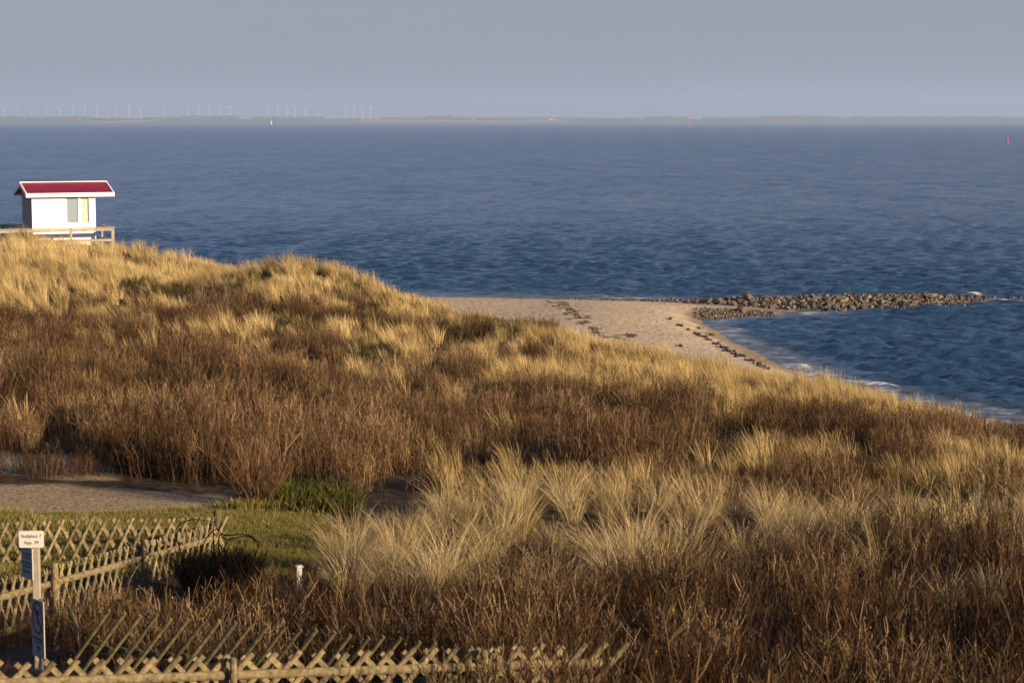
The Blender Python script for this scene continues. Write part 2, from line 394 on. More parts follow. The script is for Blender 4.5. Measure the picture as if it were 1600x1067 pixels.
# ------------------------------------------------------------------ sea
def sea():
    f = 12.0 * FPX
    pys = np.concatenate([np.linspace(194.6, 215, 60, endpoint=False), np.linspace(215, 300, 150, endpoint=False), np.linspace(300, 470, 330, endpoint=False), np.linspace(470, 750, 400)])
    ds = f / (pys - 190.0)
    us = np.concatenate([np.linspace(-1.2, -.3, 30, endpoint=False), np.linspace(-.3, .3, 760), np.linspace(.3, 1.2, 31)[1:]])
    D, U = np.meshgrid(ds, us, indexing='ij')
    X = U * D; Y = D.copy()
    rs = np.abs(np.gradient(ds))[:, None] * np.ones_like(U)
    cs = .6 / 760 * D
    Z = np.zeros_like(X); slope = np.zeros_like(X)
    r = np.random.default_rng(3)
    gust = .75 + .6 * (fbm(X / 35, Y / 22, 77, 3) - .3)
    warp = (fbm(X / 14, Y / 14, 91, 3) - .5) * 6
    for i in range(90):
        L = math.exp(r.uniform(math.log(.7), math.log(3.4)))
        th = R(90 + 8) + r.normal(0, .46)        # travel direction; crests run across the view
        kx, ky = 2 * math.pi / L * math.cos(th), 2 * math.pi / L * math.sin(th)
        amp = .0125 * L ** .85 * r.uniform(.6, 1.3)
        res = np.maximum(rs, cs * .6)
        fade = np.clip((L / res - 2.5) / 3.0, 0, 1)
        ph = kx * X + ky * (Y + warp * .3) + r.uniform(0, 6.28)
        s_ = np.sin(ph); Z += .9 * amp * fade * (1.3 * (1 - np.abs(np.sin(ph / 2))) - .45 + .35 * s_) * 1.5
    Z *= gust
    hb = height(X[Y < 165], Y[Y < 165])
    dep = np.full(X.shape, 3.0); dep[Y < 165] = -hb
    Z *= smooth(-.15, .9, dep) * .85 + .15
    # small breakers running in along the inner shore
    shore = np.exp(-((dep - .12) / .16) ** 2)
    Z += .05 * shore * fbm(X / 2, Y / 1.0, 44, 3)
    foam = np.clip(shore * .42 * smooth(.44, .7, fbm(X / .8, Y / .5, 45, 4)), 0, 1) * smooth(1.5, 6, X)
    foam = np.where(dep > -.1, foam, 0)
    for (cx, cy, rx, ry, st) in [(1168, 516, 1.3, .35, .8), (1145, 512, .8, .25, .5), (1375, 602, 1.5, .6, .9), (1345, 599, .9, .5, .8), (1515, 462, 2.0, .5, .75), (1540, 467, 1.6, .5, .7), (1578, 470, 1.6, .7, .9), (1235, 574, 1.2, 1.2, 1.0), (1262, 587, 1.0, 1.0, 1.0), (1222, 562, .8, .8, .7)]:
        p = onlevel(cx, cy)
        e = np.exp(-(((X - p.x) / rx) ** 2 + ((Y - p.y) / ry) ** 2))
        foam = np.maximum(foam, .8 * st * smooth(.42, .80, e * (.0 + 1.5 * fbm(X / .32, Y / .26, 46, 4))))
        Z += .07 * e * (Y < 200)
    ok = ~((dep < -.6))
    n0, n1 = X.shape
    ix = np.arange(n0 * n1).reshape(n0, n1)
    Qs = np.stack([ix[:-1, :-1], ix[1:, :-1], ix[1:, 1:], ix[:-1, 1:]], -1).reshape(-1, 4)
    keep = (ok[:-1, :-1] | ok[1:, 1:] | ok[1:, :-1] | ok[:-1, 1:]).ravel()
    Qs = Qs[keep]
    Qs = Qs[:, ::-1].copy() if False else Qs
    u_, inv_ = np.unique(Qs, return_inverse=True)
    Vs = np.stack([X.ravel(), Y.ravel(), Z.ravel()], 1)[u_]
    m = mat('sea_water', (.010, .032, .066), .4)
    b = m.node_tree.nodes['Principled BSDF']; b.inputs['IOR'].default_value = 1.333
    geo = nd(m, 'ShaderNodeNewGeometry')
    def nz(scale, sc, det, rot=0):
        mp = nd(m, 'ShaderNodeMapping'); mp.inputs['Scale'].default_value = sc; mp.inputs['Rotation'].default_value = (0, 0, rot)
        lk(m, geo.outputs['Position'], mp.inputs[0])
        n = nd(m, 'ShaderNodeTexNoise'); n.inputs['Scale'].default_value = scale; n.inputs['Detail'].default_value = det; n.inputs['Roughness'].default_value = .6
        lk(m, mp.outputs[0], n.inputs['Vector']); return n.outputs[0]
    b1 = nd(m, 'ShaderNodeBump'); b1.inputs['Strength'].default_value = 1; b1.inputs['Distance'].default_value = .22
    lk(m, nz(1.0, (.45, 1.1, 1), 5, .12), b1.inputs['Height'])
    b2 = nd(m, 'ShaderNodeBump'); b2.inputs['Strength'].default_value = 1; b2.inputs['Distance'].default_value = .3
    lk(m, nz(.5, (.6, 1.2, 1), 3, -.1), b2.inputs['Height']); lk(m, b2.outputs[0], b1.inputs['Normal'])
    b3 = nd(m, 'ShaderNodeBump'); b3.inputs['Strength'].default_value = 1; b3.inputs['Distance'].default_value = .07
    lk(m, nz(3.2, (.5, 1.1, 1), 4, .3), b3.inputs['Height']); lk(m, b1.outputs[0], b3.inputs['Normal'])
    gst = ramp(m, nz(.018, (.25, 1, 1), 4), [(.38, (.5, .5, .5)), (.62, (1, 1, 1))])
    lk(m, gst, b3.inputs['Strength']); lk(m, gst, b1.inputs['Strength'])
    # wind ripples too small for the mesh: slopes taken straight from noise, so they hold at any distance
    mp = nd(m, 'ShaderNodeMapping'); mp.inputs['Scale'].default_value = (.9, 1.5, 1); lk(m, geo.outputs['Position'], mp.inputs[0])
    nn = nd(m, 'ShaderNodeTexNoise'); nn.inputs['Scale'].default_value = 2.2; nn.inputs['Detail'].default_value = 3; lk(m, mp.outputs[0], nn.inputs['Vector'])
    sb_ = nd(m, 'ShaderNodeVectorMath', operation='SUBTRACT'); lk(m, nn.outputs['Color'], sb_.inputs[0]); sb_.inputs[1].default_value = (.5, .5, .5)
    sx_ = nd(m, 'ShaderNodeVectorMath', operation='MULTIPLY'); lk(m, sb_.outputs[0], sx_.inputs[0]); sx_.inputs[1].default_value = (.7, 1.3, 0)
    gs2 = ramp(m, nz(.03, (.16, 1, 1), 6), [(.36, (.55, .55, .55)), (.64, (1.0, 1.0, 1.0))])
    sy_ = nd(m, 'ShaderNodeVectorMath', operation='MULTIPLY'); lk(m, sx_.outputs[0], sy_.inputs[0]); lk(m, gs2, sy_.inputs[1])
    acc = sy_.outputs[0]
    for sc_, st_, am_ in ((.80, (.9, .6, 1), .62), (.28, (1, .4, 1), .42), (.09, (1, .3, 1), .25)):       # chop and wave groups, for the open water
        mp = nd(m, 'ShaderNodeMapping'); mp.inputs['Scale'].default_value = st_; lk(m, geo.outputs['Position'], mp.inputs[0])
        nn = nd(m, 'ShaderNodeTexNoise'); nn.inputs['Scale'].default_value = sc_; nn.inputs['Detail'].default_value = 3; lk(m, mp.outputs[0], nn.inputs['Vector'])
        v1 = nd(m, 'ShaderNodeVectorMath', operation='SUBTRACT'); lk(m, nn.outputs['Color'], v1.inputs[0]); v1.inputs[1].default_value = (.5, .5, .5)
        v2 = nd(m, 'ShaderNodeVectorMath', operation='MULTIPLY'); lk(m, v1.outputs[0], v2.inputs[0]); v2.inputs[1].default_value = (am_ * .4, am_, 0)
        v3 = nd(m, 'ShaderNodeVectorMath', operation='ADD'); lk(m, v2.outputs[0], v3.inputs[0]); lk(m, acc, v3.inputs[1]); acc = v3.outputs[0]
    ad_ = nd(m, 'ShaderNodeVectorMath', operation='ADD'); lk(m, acc, ad_.inputs[0]); lk(m, b3.outputs[0], ad_.inputs[1])
    no_ = nd(m, 'ShaderNodeVectorMath', operation='NORMALIZE'); lk(m, ad_.outputs[0], no_.inputs[0])
    lk(m, no_.outputs[0], b.inputs['Normal'])
    fo = attr(m, 'foam')
    wc = ramp(m, nz(.05, (.5, 1, 1), 3), [(.3, (.012, .037, .076)), (.7, (.018, .050, .098))])
    sh = nd(m, 'ShaderNodeRGB'); sh.outputs[0].default_value = (.08, .10, .10, 1)
    wc = mixc(m, attr(m, 'shallow'), wc, sh.outputs[0])
    wh = nd(m, 'ShaderNodeRGB'); wh.outputs[0].default_value = (.75, .74, .72, 1)
    lk(m, mixc(m, fo, wc, wh.outputs[0]), b.inputs['Base Color'])
    rr = nd(m, 'ShaderNodeMath', operation='MULTIPLY_ADD'); lk(m, fo, rr.inputs[0]); rr.inputs[1].default_value = .5; rr.inputs[2].default_value = .22
    lk(m, rr.outputs[0], b.inputs['Roughness'])
    shal = smooth(.55, .02, dep)
    o = from_arrays('sea', Vs, inv_.reshape(-1, 4)[:, ::-1].copy(), m, smooth=True, attrs=dict(foam=foam.ravel()[u_], shallow=shal.ravel()[u_]))
    if o.data.polygons[0].normal.z < 0: o.data.flip_normals()
    tag(o, kind='structure')
sea()
# plain water further out to the sides and the sea bed under it
sb = from_arrays('sea_bed', [(-15000, 150, -3), (15000, 150, -3), (15000, 9500, -3), (-15000, 9500, -3)], [[0, 1, 2, 3]], noisemat('sea_bed', (.05, .06, .05), (.08, .08, .06), .01))
tag(sb, kind='structure')

# ------------------------------------------------------------------ far coast
def far_coast():
    mland = noisemat('far_land', (.15, .14, .14), (.21, .19, .18), .004, .95)
    xs = np.linspace(-4500, 4500, 500); rows = [(7950, 0), (8000, 5), (8060, 19), (8120, 21), (8300, 17), (9000, 16), (12000, 18), (16000, 20)]; xs = xs * 2
    VV = []; 
    for (d, z) in rows:
        VV.append(np.stack([xs, np.full_like(xs, d) + (vnoise(xs / 400, xs * 0, 5) - .5) * 200 * (d > 8100), z + (z > 3) * (vnoise(xs / 230, xs * 0 + d / 500, 6) - .5) * 4], 1))
    VV = np.concatenate(VV); n = len(xs); ii = np.arange(len(rows) * n).reshape(len(rows), n)
    QQ = np.stack([ii[:-1, :-1], ii[:-1, 1:], ii[1:, 1:], ii[1:, :-1]], -1).reshape(-1, 4)
    tag(from_arrays('far_coast', VV, QQ, mland, smooth=True), kind='structure')
    # far-off woods: one mass of many small crowns
    mw = noisemat('far_wood', (.035, .045, .03), (.07, .07, .045), .02, .95)
    bm = bmesh.new()
    r = random.Random(4)
    for (px0, px1, dens, zt) in [(0, 60, .55, 181.5), (60, 150, .8, 182), (150, 260, .35, 184), (225, 300, .6, 183), (285, 370, .9, 181), (370, 420, .2, 184.5), (395, 500, .7, 182), (500, 620, .25, 184.5), (600, 720, .8, 183), (668, 706, 1, 181), (720, 900, .5, 183), (690, 850, .5, 182.5), (900, 1000, .55, 183.5), (1010, 1070, .7, 182), (1100, 1330, .7, 182.5), (1185, 1295, 1, 180.5), (1330, 1440, 1, 181.5), (1420, 1600, .9, 182.2), (1430, 1560, .8, 181.5), (-200, 0, .6, 182.5), (1600, 1800, .7, 182.5)]:
        px = px0
        while px < px1:
            px += r.uniform(.4, 1.7) / dens
            d = r.uniform(13600, 14400); top = at(px, zt + r.uniform(-.6, 1.6), d)
            hgt = top.z - 15
            if hgt < 4: continue
            w = r.uniform(14, 30)
            ret = bmesh.ops.create_icosphere(bm, subdivisions=1, radius=1)
            for v in ret['verts']:
                v.co = Vector((top.x + v.co.x * w * r.uniform(.8, 1.2), d + v.co.y * w, 15 + hgt / 2 + v.co.z * hgt / 2 * r.uniform(.85, 1.1)))
    me = bpy.data.meshes.new('far_wood'); bm.to_mesh(me); bm.free(); me.materials.append(mw)
    o = bpy.data.objects.new('far_wood', me); COL.objects.link(o); tag(o, kind='stuff', label='far-off line of trees along the opposite coast', cat='woodland')
far_coast()
M_turb = mat('turbine_white', (.48, .48, .48), .5)
M_pinkhouse = mat('brick_wall', (.40, .22, .17), .8); M_whouse = mat('white_render', (.8, .8, .78), .8); M_tile = mat('tile_roof', (.20, .08, .06), .7)
def turbine_proto():
    t = empty('wind_turbine')
    m = MB(); m.tube([(0, 0, 0), (0, 0, 30), (0, 0, 66)], [2.6, 2.2, 1.5], 12); m.build('tower', M_turb, t)
    m = MB(); m.box(-2, 2, -4, 6, 66, 70, bev=.5); m.build('nacelle', M_turb, t)
    for k in range(3):
        m = MB(); a = R(20 + 120 * k)
        P = lambda r_, w: (math.sin(a) * r_ + math.cos(a) * w, -5.2, 68 + math.cos(a) * r_ - math.sin(a) * w)
        vs = []
        for r_, w0, w1, th in [(0, -.8, .8, .8), (5, -.9, 1.6, .6), (15, -.7, 1.1, .4), (31, -.25, .3, .15)]:
            for w, dy in ((w0, -th / 2), (w1, -th / 4), (w1, th / 4), (w0, th / 2)):
                p = P(r_, w); vs.append((p[0], p[1] + dy, p[2]))
        fs = [[i * 4 + j, i * 4 + (j + 1) % 4, (i + 1) * 4 + (j + 1) % 4, (i + 1) * 4 + j] for i in range(3) for j in range(4)] + [[3, 2, 1, 0], [12, 13, 14, 15]]
        m.add(vs, fs); m.build('blade', M_turb, t)
    return t
def copy_tree(o, parent=None, **kw):
    c = o.copy(); COL.objects.link(c)
    if parent: c.parent = parent
    for ch in o.children: copy_tree(ch, c)
    return c
TX = [7, 28, 49, 73, 93, 114, 133, 152, 171, 182, 202, 220, 256, 293, 310, 327, 343, 359, 418.5, 433.6, 448.5, 462, 477, 498, 540.5, 553, 566, 579]
ORD = ['leftmost', 'second', 'third', 'fourth', 'fifth', 'sixth', 'seventh', 'eighth', 'ninth', 'tenth', 'eleventh', 'twelfth', 'thirteenth', 'fourteenth', 'fifteenth', 'sixteenth', 'seventeenth', 'eighteenth', 'nineteenth', 'twentieth']
tp = turbine_proto()
rt = random.Random(5)
for i, px in enumerate(TX):
    t = tp if i == 0 else copy_tree(tp)
    small = px in (49, 171, 498)
    d = 15500 if small else rt.uniform(14500, 15200)
    p = at(px, 187.0, d)
    t.location = (p.x, d, 17); t.rotation_euler = (0, 0, rt.uniform(-.35, .35))
    t.scale = (1.3, 1.3, 1.35) if not small else (1.0, 1.0, 1.05)
    if i < 18: lab = f'pale far-off wind turbine, {ORD[i]} from the left in the long left row'
    elif i < 24: lab = f'pale far-off wind turbine, {ORD[i-18]} from the left in the middle cluster'
    else: lab = f'pale far-off wind turbine, {ORD[i-24]} from the left in the right cluster of four'
    tag(t, lab, 'wind turbine', 'wind turbines along the far coast')
for i in range(3, 0): pass
# vary rotor angles: turn the blades of every copy
for t in [o for o in COL.objects if o.name.startswith('wind_turbine')]:
    a = rt.uniform(0, 2.09)
    for ch in t.children:
        if ch.name.startswith('blade'):
            ch.matrix_local = Matrix.Translation((0, 0, 68)) @ Matrix.Rotation(a, 4, 'Y') @ Matrix.Translation((0, 0, -68))
def farmhouse(px, w, h, wall, label):
    d = 8350; p = at(px, 189, d)
    t = empty('farmhouse', (p.x, d, 16.5), rt.uniform(-.3, .3))
    m = MB(); m.box(-w / 2, w / 2, -5, 5, 0, h); m.build('wall', wall, t)
    m = MB(); m.add([(-w / 2 - .6, -6, h), (w / 2 + .6, -6, h), (w / 2 + .6, 6, h), (-w / 2 - .6, 6, h), (-w / 2 + 2, 0, h + 5), (w / 2 - 2, 0, h + 5)], [[0, 1, 5, 4], [2, 3, 4, 5], [1, 2, 5], [3, 0, 4], [3, 2, 1, 0]])
    m.build('roof', M_tile, t)
    tag(t, label, 'farmhouse', 'farmhouses on the far coast')
farmhouse(600, 30, 6, M_pinkhouse, 'low reddish farmhouse on the far coast just right of the wind turbines')
farmhouse(741, 12, 8, M_whouse, 'small white farmhouse on the far coast, first white one right of the turbines')
farmhouse(770, 20, 5, M_pinkhouse, 'long pinkish farmhouse on the far coast beside a small white one')
farmhouse(859, 14, 7, M_whouse, 'white farmhouse on the far coast standing above the middle of the sea')
farmhouse(1226, 26, 6, M_whouse, 'wide pale farmhouse on the far coast below the darkest clump of trees')
def lighthouse():
    p = at(424.5, 193, 7960)
    t = empty('beacon_tower', (p.x, 7945, 0)); t.scale = (.8, .8, .62)
    m = MB(); m.tube([(0, 0, 0), (0, 0, 4)], [5, 5], 10); m.build('base', M_whouse, t)
    m = MB(); m.tube([(0, 0, 4), (0, 0, 22)], [2.4, 1.8], 10); m.build('shaft', M_whouse, t)
    m = MB(); m.tube([(0, 0, 22), (0, 0, 24.5), (0, 0, 26)], [2.3, 2.3, .3], 10); m.build('lantern', M_whouse, t)
    tag(t, 'slim white beacon tower at the waterline of the far coast', 'beacon')
lighthouse()
M_buoy = mat('buoy_red', (.62, .035, .03), .5)
def buoy(px, py, hgt, label):
    p = onlevel(px, py); s = hgt / 3.5
    t = empty('channel_buoy', (p.x, p.y, 0)); t.scale = (s, s, s)
    m = MB(); m.tube([(0, 0, -.4), (0, 0, .15), (0, 0, .7), (0, 0, .8)], [.7, .85, .8, .35], 14); m.build('float', M_buoy, t)
    m = MB()
    for k in range(4):
        a = k * math.pi / 2 + .4; m.tube([(math.cos(a) * .55, math.sin(a) * .55, .7), (math.cos(a) * .2, math.sin(a) * .2, 2.6)], .09, 6)
    m.tube([(0, 0, .7), (0, 0, 2.7)], [.33, .26], 10)
    m.build('mast', M_buoy, t)
    m = MB(); m.tube([(0, 0, 2.65), (0, 0, 3.0), (0, 0, 3.5)], [.34, .34, .3], 12); m.build('topmark', M_buoy, t)
    tag(t, label, 'buoy', 'red channel buoys')
buoy(1574, 223.5, 3.2, 'bright red channel buoy nearer the shore, towards the right edge')
buoy(1076, 198, 9.0, 'tiny red channel buoy far out near the opposite coast')

# ------------------------------------------------------------------ plants: prototypes
def ribbons(nb, rad, L, lean, wind, width, nseg, r, curl=.5, windvec=(-1, 0.15), lo=.5):
    """many blades as thin tapered arching ribbons -> V,F,shade"""
    VV = []; FF = []; SH = []
    for i in range(nb):
        a = r.uniform(0, 2 * math.pi); q = rad * math.sqrt(r.random())
        bx, by = math.cos(a) * q, math.sin(a) * q
        l = L * r.uniform(lo, 1.1)
        le = lean * r.uniform(.1, 1.3); aa = a + r.uniform(-.9, .9)
        dx = math.cos(aa) * le + windvec[0] * wind * r.uniform(.4, 1.3); dy = math.sin(aa) * le + windvec[1] * wind
        m_ = math.hypot(dx, dy) + 1e-6; ux, uy = dx / m_, dy / m_
        th0 = math.atan(m_) * .55; th1 = th0 + curl * r.uniform(.3, 1.5) * (.5 + m_)
        fa = r.uniform(0, math.pi); fx, fy = math.cos(fa), math.sin(fa)
        sh = min(1, max(0, r.gauss(.48, .32)))
        base = len(VV); x, y, z = bx, by, 0.0
        for k in range(nseg + 1):
            t = k / nseg
            w = width * (1 - .85 * t) * .5
            VV.append((x - fx * w, y - fy * w, z)); VV.append((x + fx * w, y + fy * w, z))
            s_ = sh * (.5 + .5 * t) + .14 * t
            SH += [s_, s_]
            th = th0 + (th1 - th0) * t ** 1.3
            st = l / nseg
            x += ux * math.sin(th) * st; y += uy * math.sin(th) * st; z += math.cos(th) * st
        for k in range(nseg):
            FF.append([base + 2 * k, base + 2 * k + 1, base + 2 * k + 3, base + 2 * k + 2])
    return VV, FF, SH
def canes(ns, rad, Hh, width, twigs, r, spread=.22, bits=0, nseg=5, tw_len=.28):
    VV = []; FF = []; SH = []
    def strip(pts, w0, w1, sh):
        fa = r.uniform(0, math.pi); fx, fy = math.cos(fa), math.sin(fa); base = len(VV)
        for k, p in enumerate(pts):
            w = (w0 + (w1 - w0) * k / (len(pts) - 1)) * .5
            VV.append((p[0] - fx * w, p[1] - fy * w, p[2])); VV.append((p[0] + fx * w, p[1] + fy * w, p[2])); 
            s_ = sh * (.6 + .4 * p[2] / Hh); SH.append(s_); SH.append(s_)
        for k in range(len(pts) - 1): FF.append([base + 2 * k, base + 2 * k + 1, base + 2 * k + 3, base + 2 * k + 2])
    for i in range(ns):
        a = r.uniform(0, 6.283); q = rad * math.sqrt(r.random())
        x, y = math.cos(a) * q, math.sin(a) * q
        h = Hh * r.uniform(.5, 1.0); le = spread * r.uniform(0, 1.3); aa = a + r.uniform(-1, 1)
        dx, dy = math.cos(aa) * le, math.sin(aa) * le
        wob = [(r.uniform(-.03, .03), r.uniform(-.03, .03)) for _ in range(nseg + 1)]
        pts = [(x + dx * h * (k / nseg) ** 1.3 + wob[k][0] * (k > 0), y + dy * h * (k / nseg) ** 1.3 + wob[k][1] * (k > 0), h * k / nseg) for k in range(nseg + 1)]
        sh = min(1.15, max(0, r.gauss(.42, .36)))
        strip(pts, width, width * .45, sh)
        for t in range(twigs):
            u = r.uniform(.3, .97); k = min(nseg - 1, int(u * nseg)); f = u * nseg - k
            p = [pts[k][j] * (1 - f) + pts[k + 1][j] * f for j in range(3)]
            ta = r.uniform(0, 6.283); tl = tw_len * r.uniform(.35, 1.1); up = r.uniform(.45, 1.2)
            e = (p[0] + math.cos(ta) * tl * .6, p[1] + math.sin(ta) * tl * .6, p[2] + tl * up)
            mdp = ((p[0] + e[0]) / 2 + r.uniform(-.015, .015), (p[1] + e[1]) / 2, (p[2] + e[2]) / 2 - .01)
            strip([p, mdp, e], width * .6, width * .35, min(1, sh * r.uniform(.8, 1.5) + .05))
        for t in range(bits):
            u = r.uniform(.4, 1); p = (x + dx * h * u + r.uniform(-.1, .1), y + dy * h * u + r.uniform(-.1, .1), h * u + r.uniform(-.05, .1))
            s_ = width * 1.3; strip([p, (p[0] + r.uniform(-s_, s_), p[1], p[2] + s_ * 1.4)], s_, s_ * .6, r.uniform(.3, .9))
    return VV, FF, SH
def proto(name, data, m):
    VV, FF, SH = data
    return from_arrays(name, np.array(VV), np.array(FF), m, attrs={'shade': np.clip(np.array(SH), 0, 1.2)}, link=False)
def scatter_group(name, protos):
    ng = bpy.data.node_groups.new(name, 'GeometryNodeTree')
    ng.interface.new_socket('Geometry', in_out='INPUT', socket_type='NodeSocketGeometry')
    ng.interface.new_socket('Geometry', in_out='OUTPUT', socket_type='NodeSocketGeometry')
    N = ng.nodes; L = ng.links
    gi = N.new('NodeGroupInput'); go = N.new('NodeGroupOutput')
    jn = N.new('GeometryNodeJoinGeometry')
    for p in reversed(protos):
        oi = N.new('GeometryNodeObjectInfo'); oi.inputs['Object'].default_value = p
        g2 = N.new('GeometryNodeGeometryToInstance'); L.new(oi.outputs['Geometry'], g2.inputs[0]); L.new(g2.outputs[0], jn.inputs[0])
    ip = N.new('GeometryNodeInstanceOnPoints'); ip.inputs['Pick Instance'].default_value = True
    L.new(gi.outputs[0], ip.inputs['Points']); L.new(jn.outputs[0], ip.inputs['Instance'])
    def na(n, t):
        a = N.new('GeometryNodeInputNamedAttribute'); a.data_type = t; a.inputs['Name'].default_value = n; return a.outputs['Attribute']
    L.new(na('variant', 'INT'), ip.inputs['Instance Index'])
    e2r = N.new('FunctionNodeEulerToRotation'); L.new(na('rot', 'FLOAT_VECTOR'), e2r.inputs[0]); L.new(e2r.outputs[0], ip.inputs['Rotation'])
    L.new(na('scl', 'FLOAT_VECTOR'), ip.inputs['Scale'])
    L.new(ip.outputs[0], go.inputs[0])
    return ng
def scatter(name, P, rot, scl, tint, variant, protos, label, cat):
    me = bpy.data.meshes.new(name); n = len(P)
    me.vertices.add(n); me.vertices.foreach_set('co', np.asarray(P, np.float32).ravel())
    for k, t, v in (('rot', 'FLOAT_VECTOR', rot), ('scl', 'FLOAT_VECTOR', scl)):
        a = me.attributes.new(k, t, 'POINT'); a.data.foreach_set('vector', np.asarray(v, np.float32).ravel())
    a = me.attributes.new('tint', 'FLOAT', 'POINT'); a.data.foreach_set('value', np.asarray(tint, np.float32))
    a = me.attributes.new('variant', 'INT', 'POINT'); a.data.foreach_set('value', np.asarray(variant, np.int32))
    o = bpy.data.objects.new(name, me); COL.objects.link(o)
    md = o.modifiers.new('scatter', 'NODES'); md.node_group = scatter_group(name + '_nodes', protos)
    tag(o, label, cat, None, 'stuff'); return o

r0 = random.Random(2)
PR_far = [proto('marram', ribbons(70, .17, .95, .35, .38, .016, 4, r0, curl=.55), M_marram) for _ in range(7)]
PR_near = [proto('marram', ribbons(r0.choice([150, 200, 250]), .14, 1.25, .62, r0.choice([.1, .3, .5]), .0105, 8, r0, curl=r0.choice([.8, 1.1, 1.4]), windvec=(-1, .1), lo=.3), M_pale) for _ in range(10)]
CA_far = [proto('canes', canes(26, .34, 1.0, .0125, 9, r0, spread=.22, bits=1, tw_len=.15), M_cane) for _ in range(7)]
CA_near = [proto('canes', canes(13, .34, 1.2, .0135, 6, r0, spread=.22, bits=1, tw_len=.24), M_cane_n) for _ in range(7)]
SC = [proto('scrub', canes(40, .4, .5, .016, 9, r0, spread=.5, tw_len=.16), M_scrub) for _ in range(4)]

# ------------------------------------------------------------------ plants: where they grow
TXc = np.array([0, 200, 400, 600, 800, 1000, 1200, 1400, 1600], float)
TYr = np.array([400, 440, 480, 520, 560, 600, 640, 680, 720, 760, 800, 840, 880, 920], float)
TM = np.array([
 [1, .95, .95, 1, 1, 1, 1, 1, 1],
 [1, .7, .7, .8, .9, 1, 1, 1, 1],
 [.55, .35, .4, .5, .5, .95, 1, 1, 1],
 [.08, .18, .36, .3, .4, .8, .95, 1, 1],
 [.03, .05, .15, .5, .4, .65, .9, 1, 1],
 [.03, .03, .05, .2, .4, .75, .9, 1, 1],
 [.04, .04, .04, .05, .1, .15, .4, .7, 1],
 [.03, .03, .03, .03, .04, .04, .1, .15, .3],
 [0, 0, 0, .03, .2, .38, .32, .3, .5],
 [0, 0, 0, .3, .65, .6, .5, .32, .65],
 [0, 0, .1, .6, .85, .65, .4, .3, .5],
 [0, 0, .1, .9, .75, .7, .3, .2, .3],
 [0, 0, .0, .6, .45, .3, .08, .05, .05],
 [0, 0, 0, .04, .03, .02, .02, .02, .02]])
def bil(px, py):
    fx = np.clip(px / 200, 0, 7.999); fy = np.clip((py - 400) / 40, 0, 12.999)
    i = fx.astype(int); j = fy.astype(int); fx -= i; fy -= j
    return (TM[j, i] * (1 - fx) + TM[j, i + 1] * fx) * (1 - fy) + (TM[j + 1, i] * (1 - fx) + TM[j + 1, i + 1] * fx) * fy
# hollows where nothing tall grows: (px, py, half-width px, half-height px)
HOLL = [(270, 618, 110, 20), (420, 640, 70, 14), (612, 800, 50, 30), (755, 535, 60, 10), (820, 645, 100, 14), (330, 468, 60, 10), (215, 466, 25, 8), (940, 660, 70, 10), (870, 830, 30, 24), (1345, 800, 28, 24), (1140, 700, 60, 14), (1500, 800, 30, 20)]
SCR = [(300, 585, 150, 20), (760, 512, 75, 15), (800, 612, 110, 15), (330, 447, 90, 14), (940, 625, 110, 12), (480, 510, 70, 14), (215, 450, 30, 14), (560, 545, 60, 14), (1010, 640, 80, 10), (1250, 655, 80, 10), (620, 480, 50, 10)]
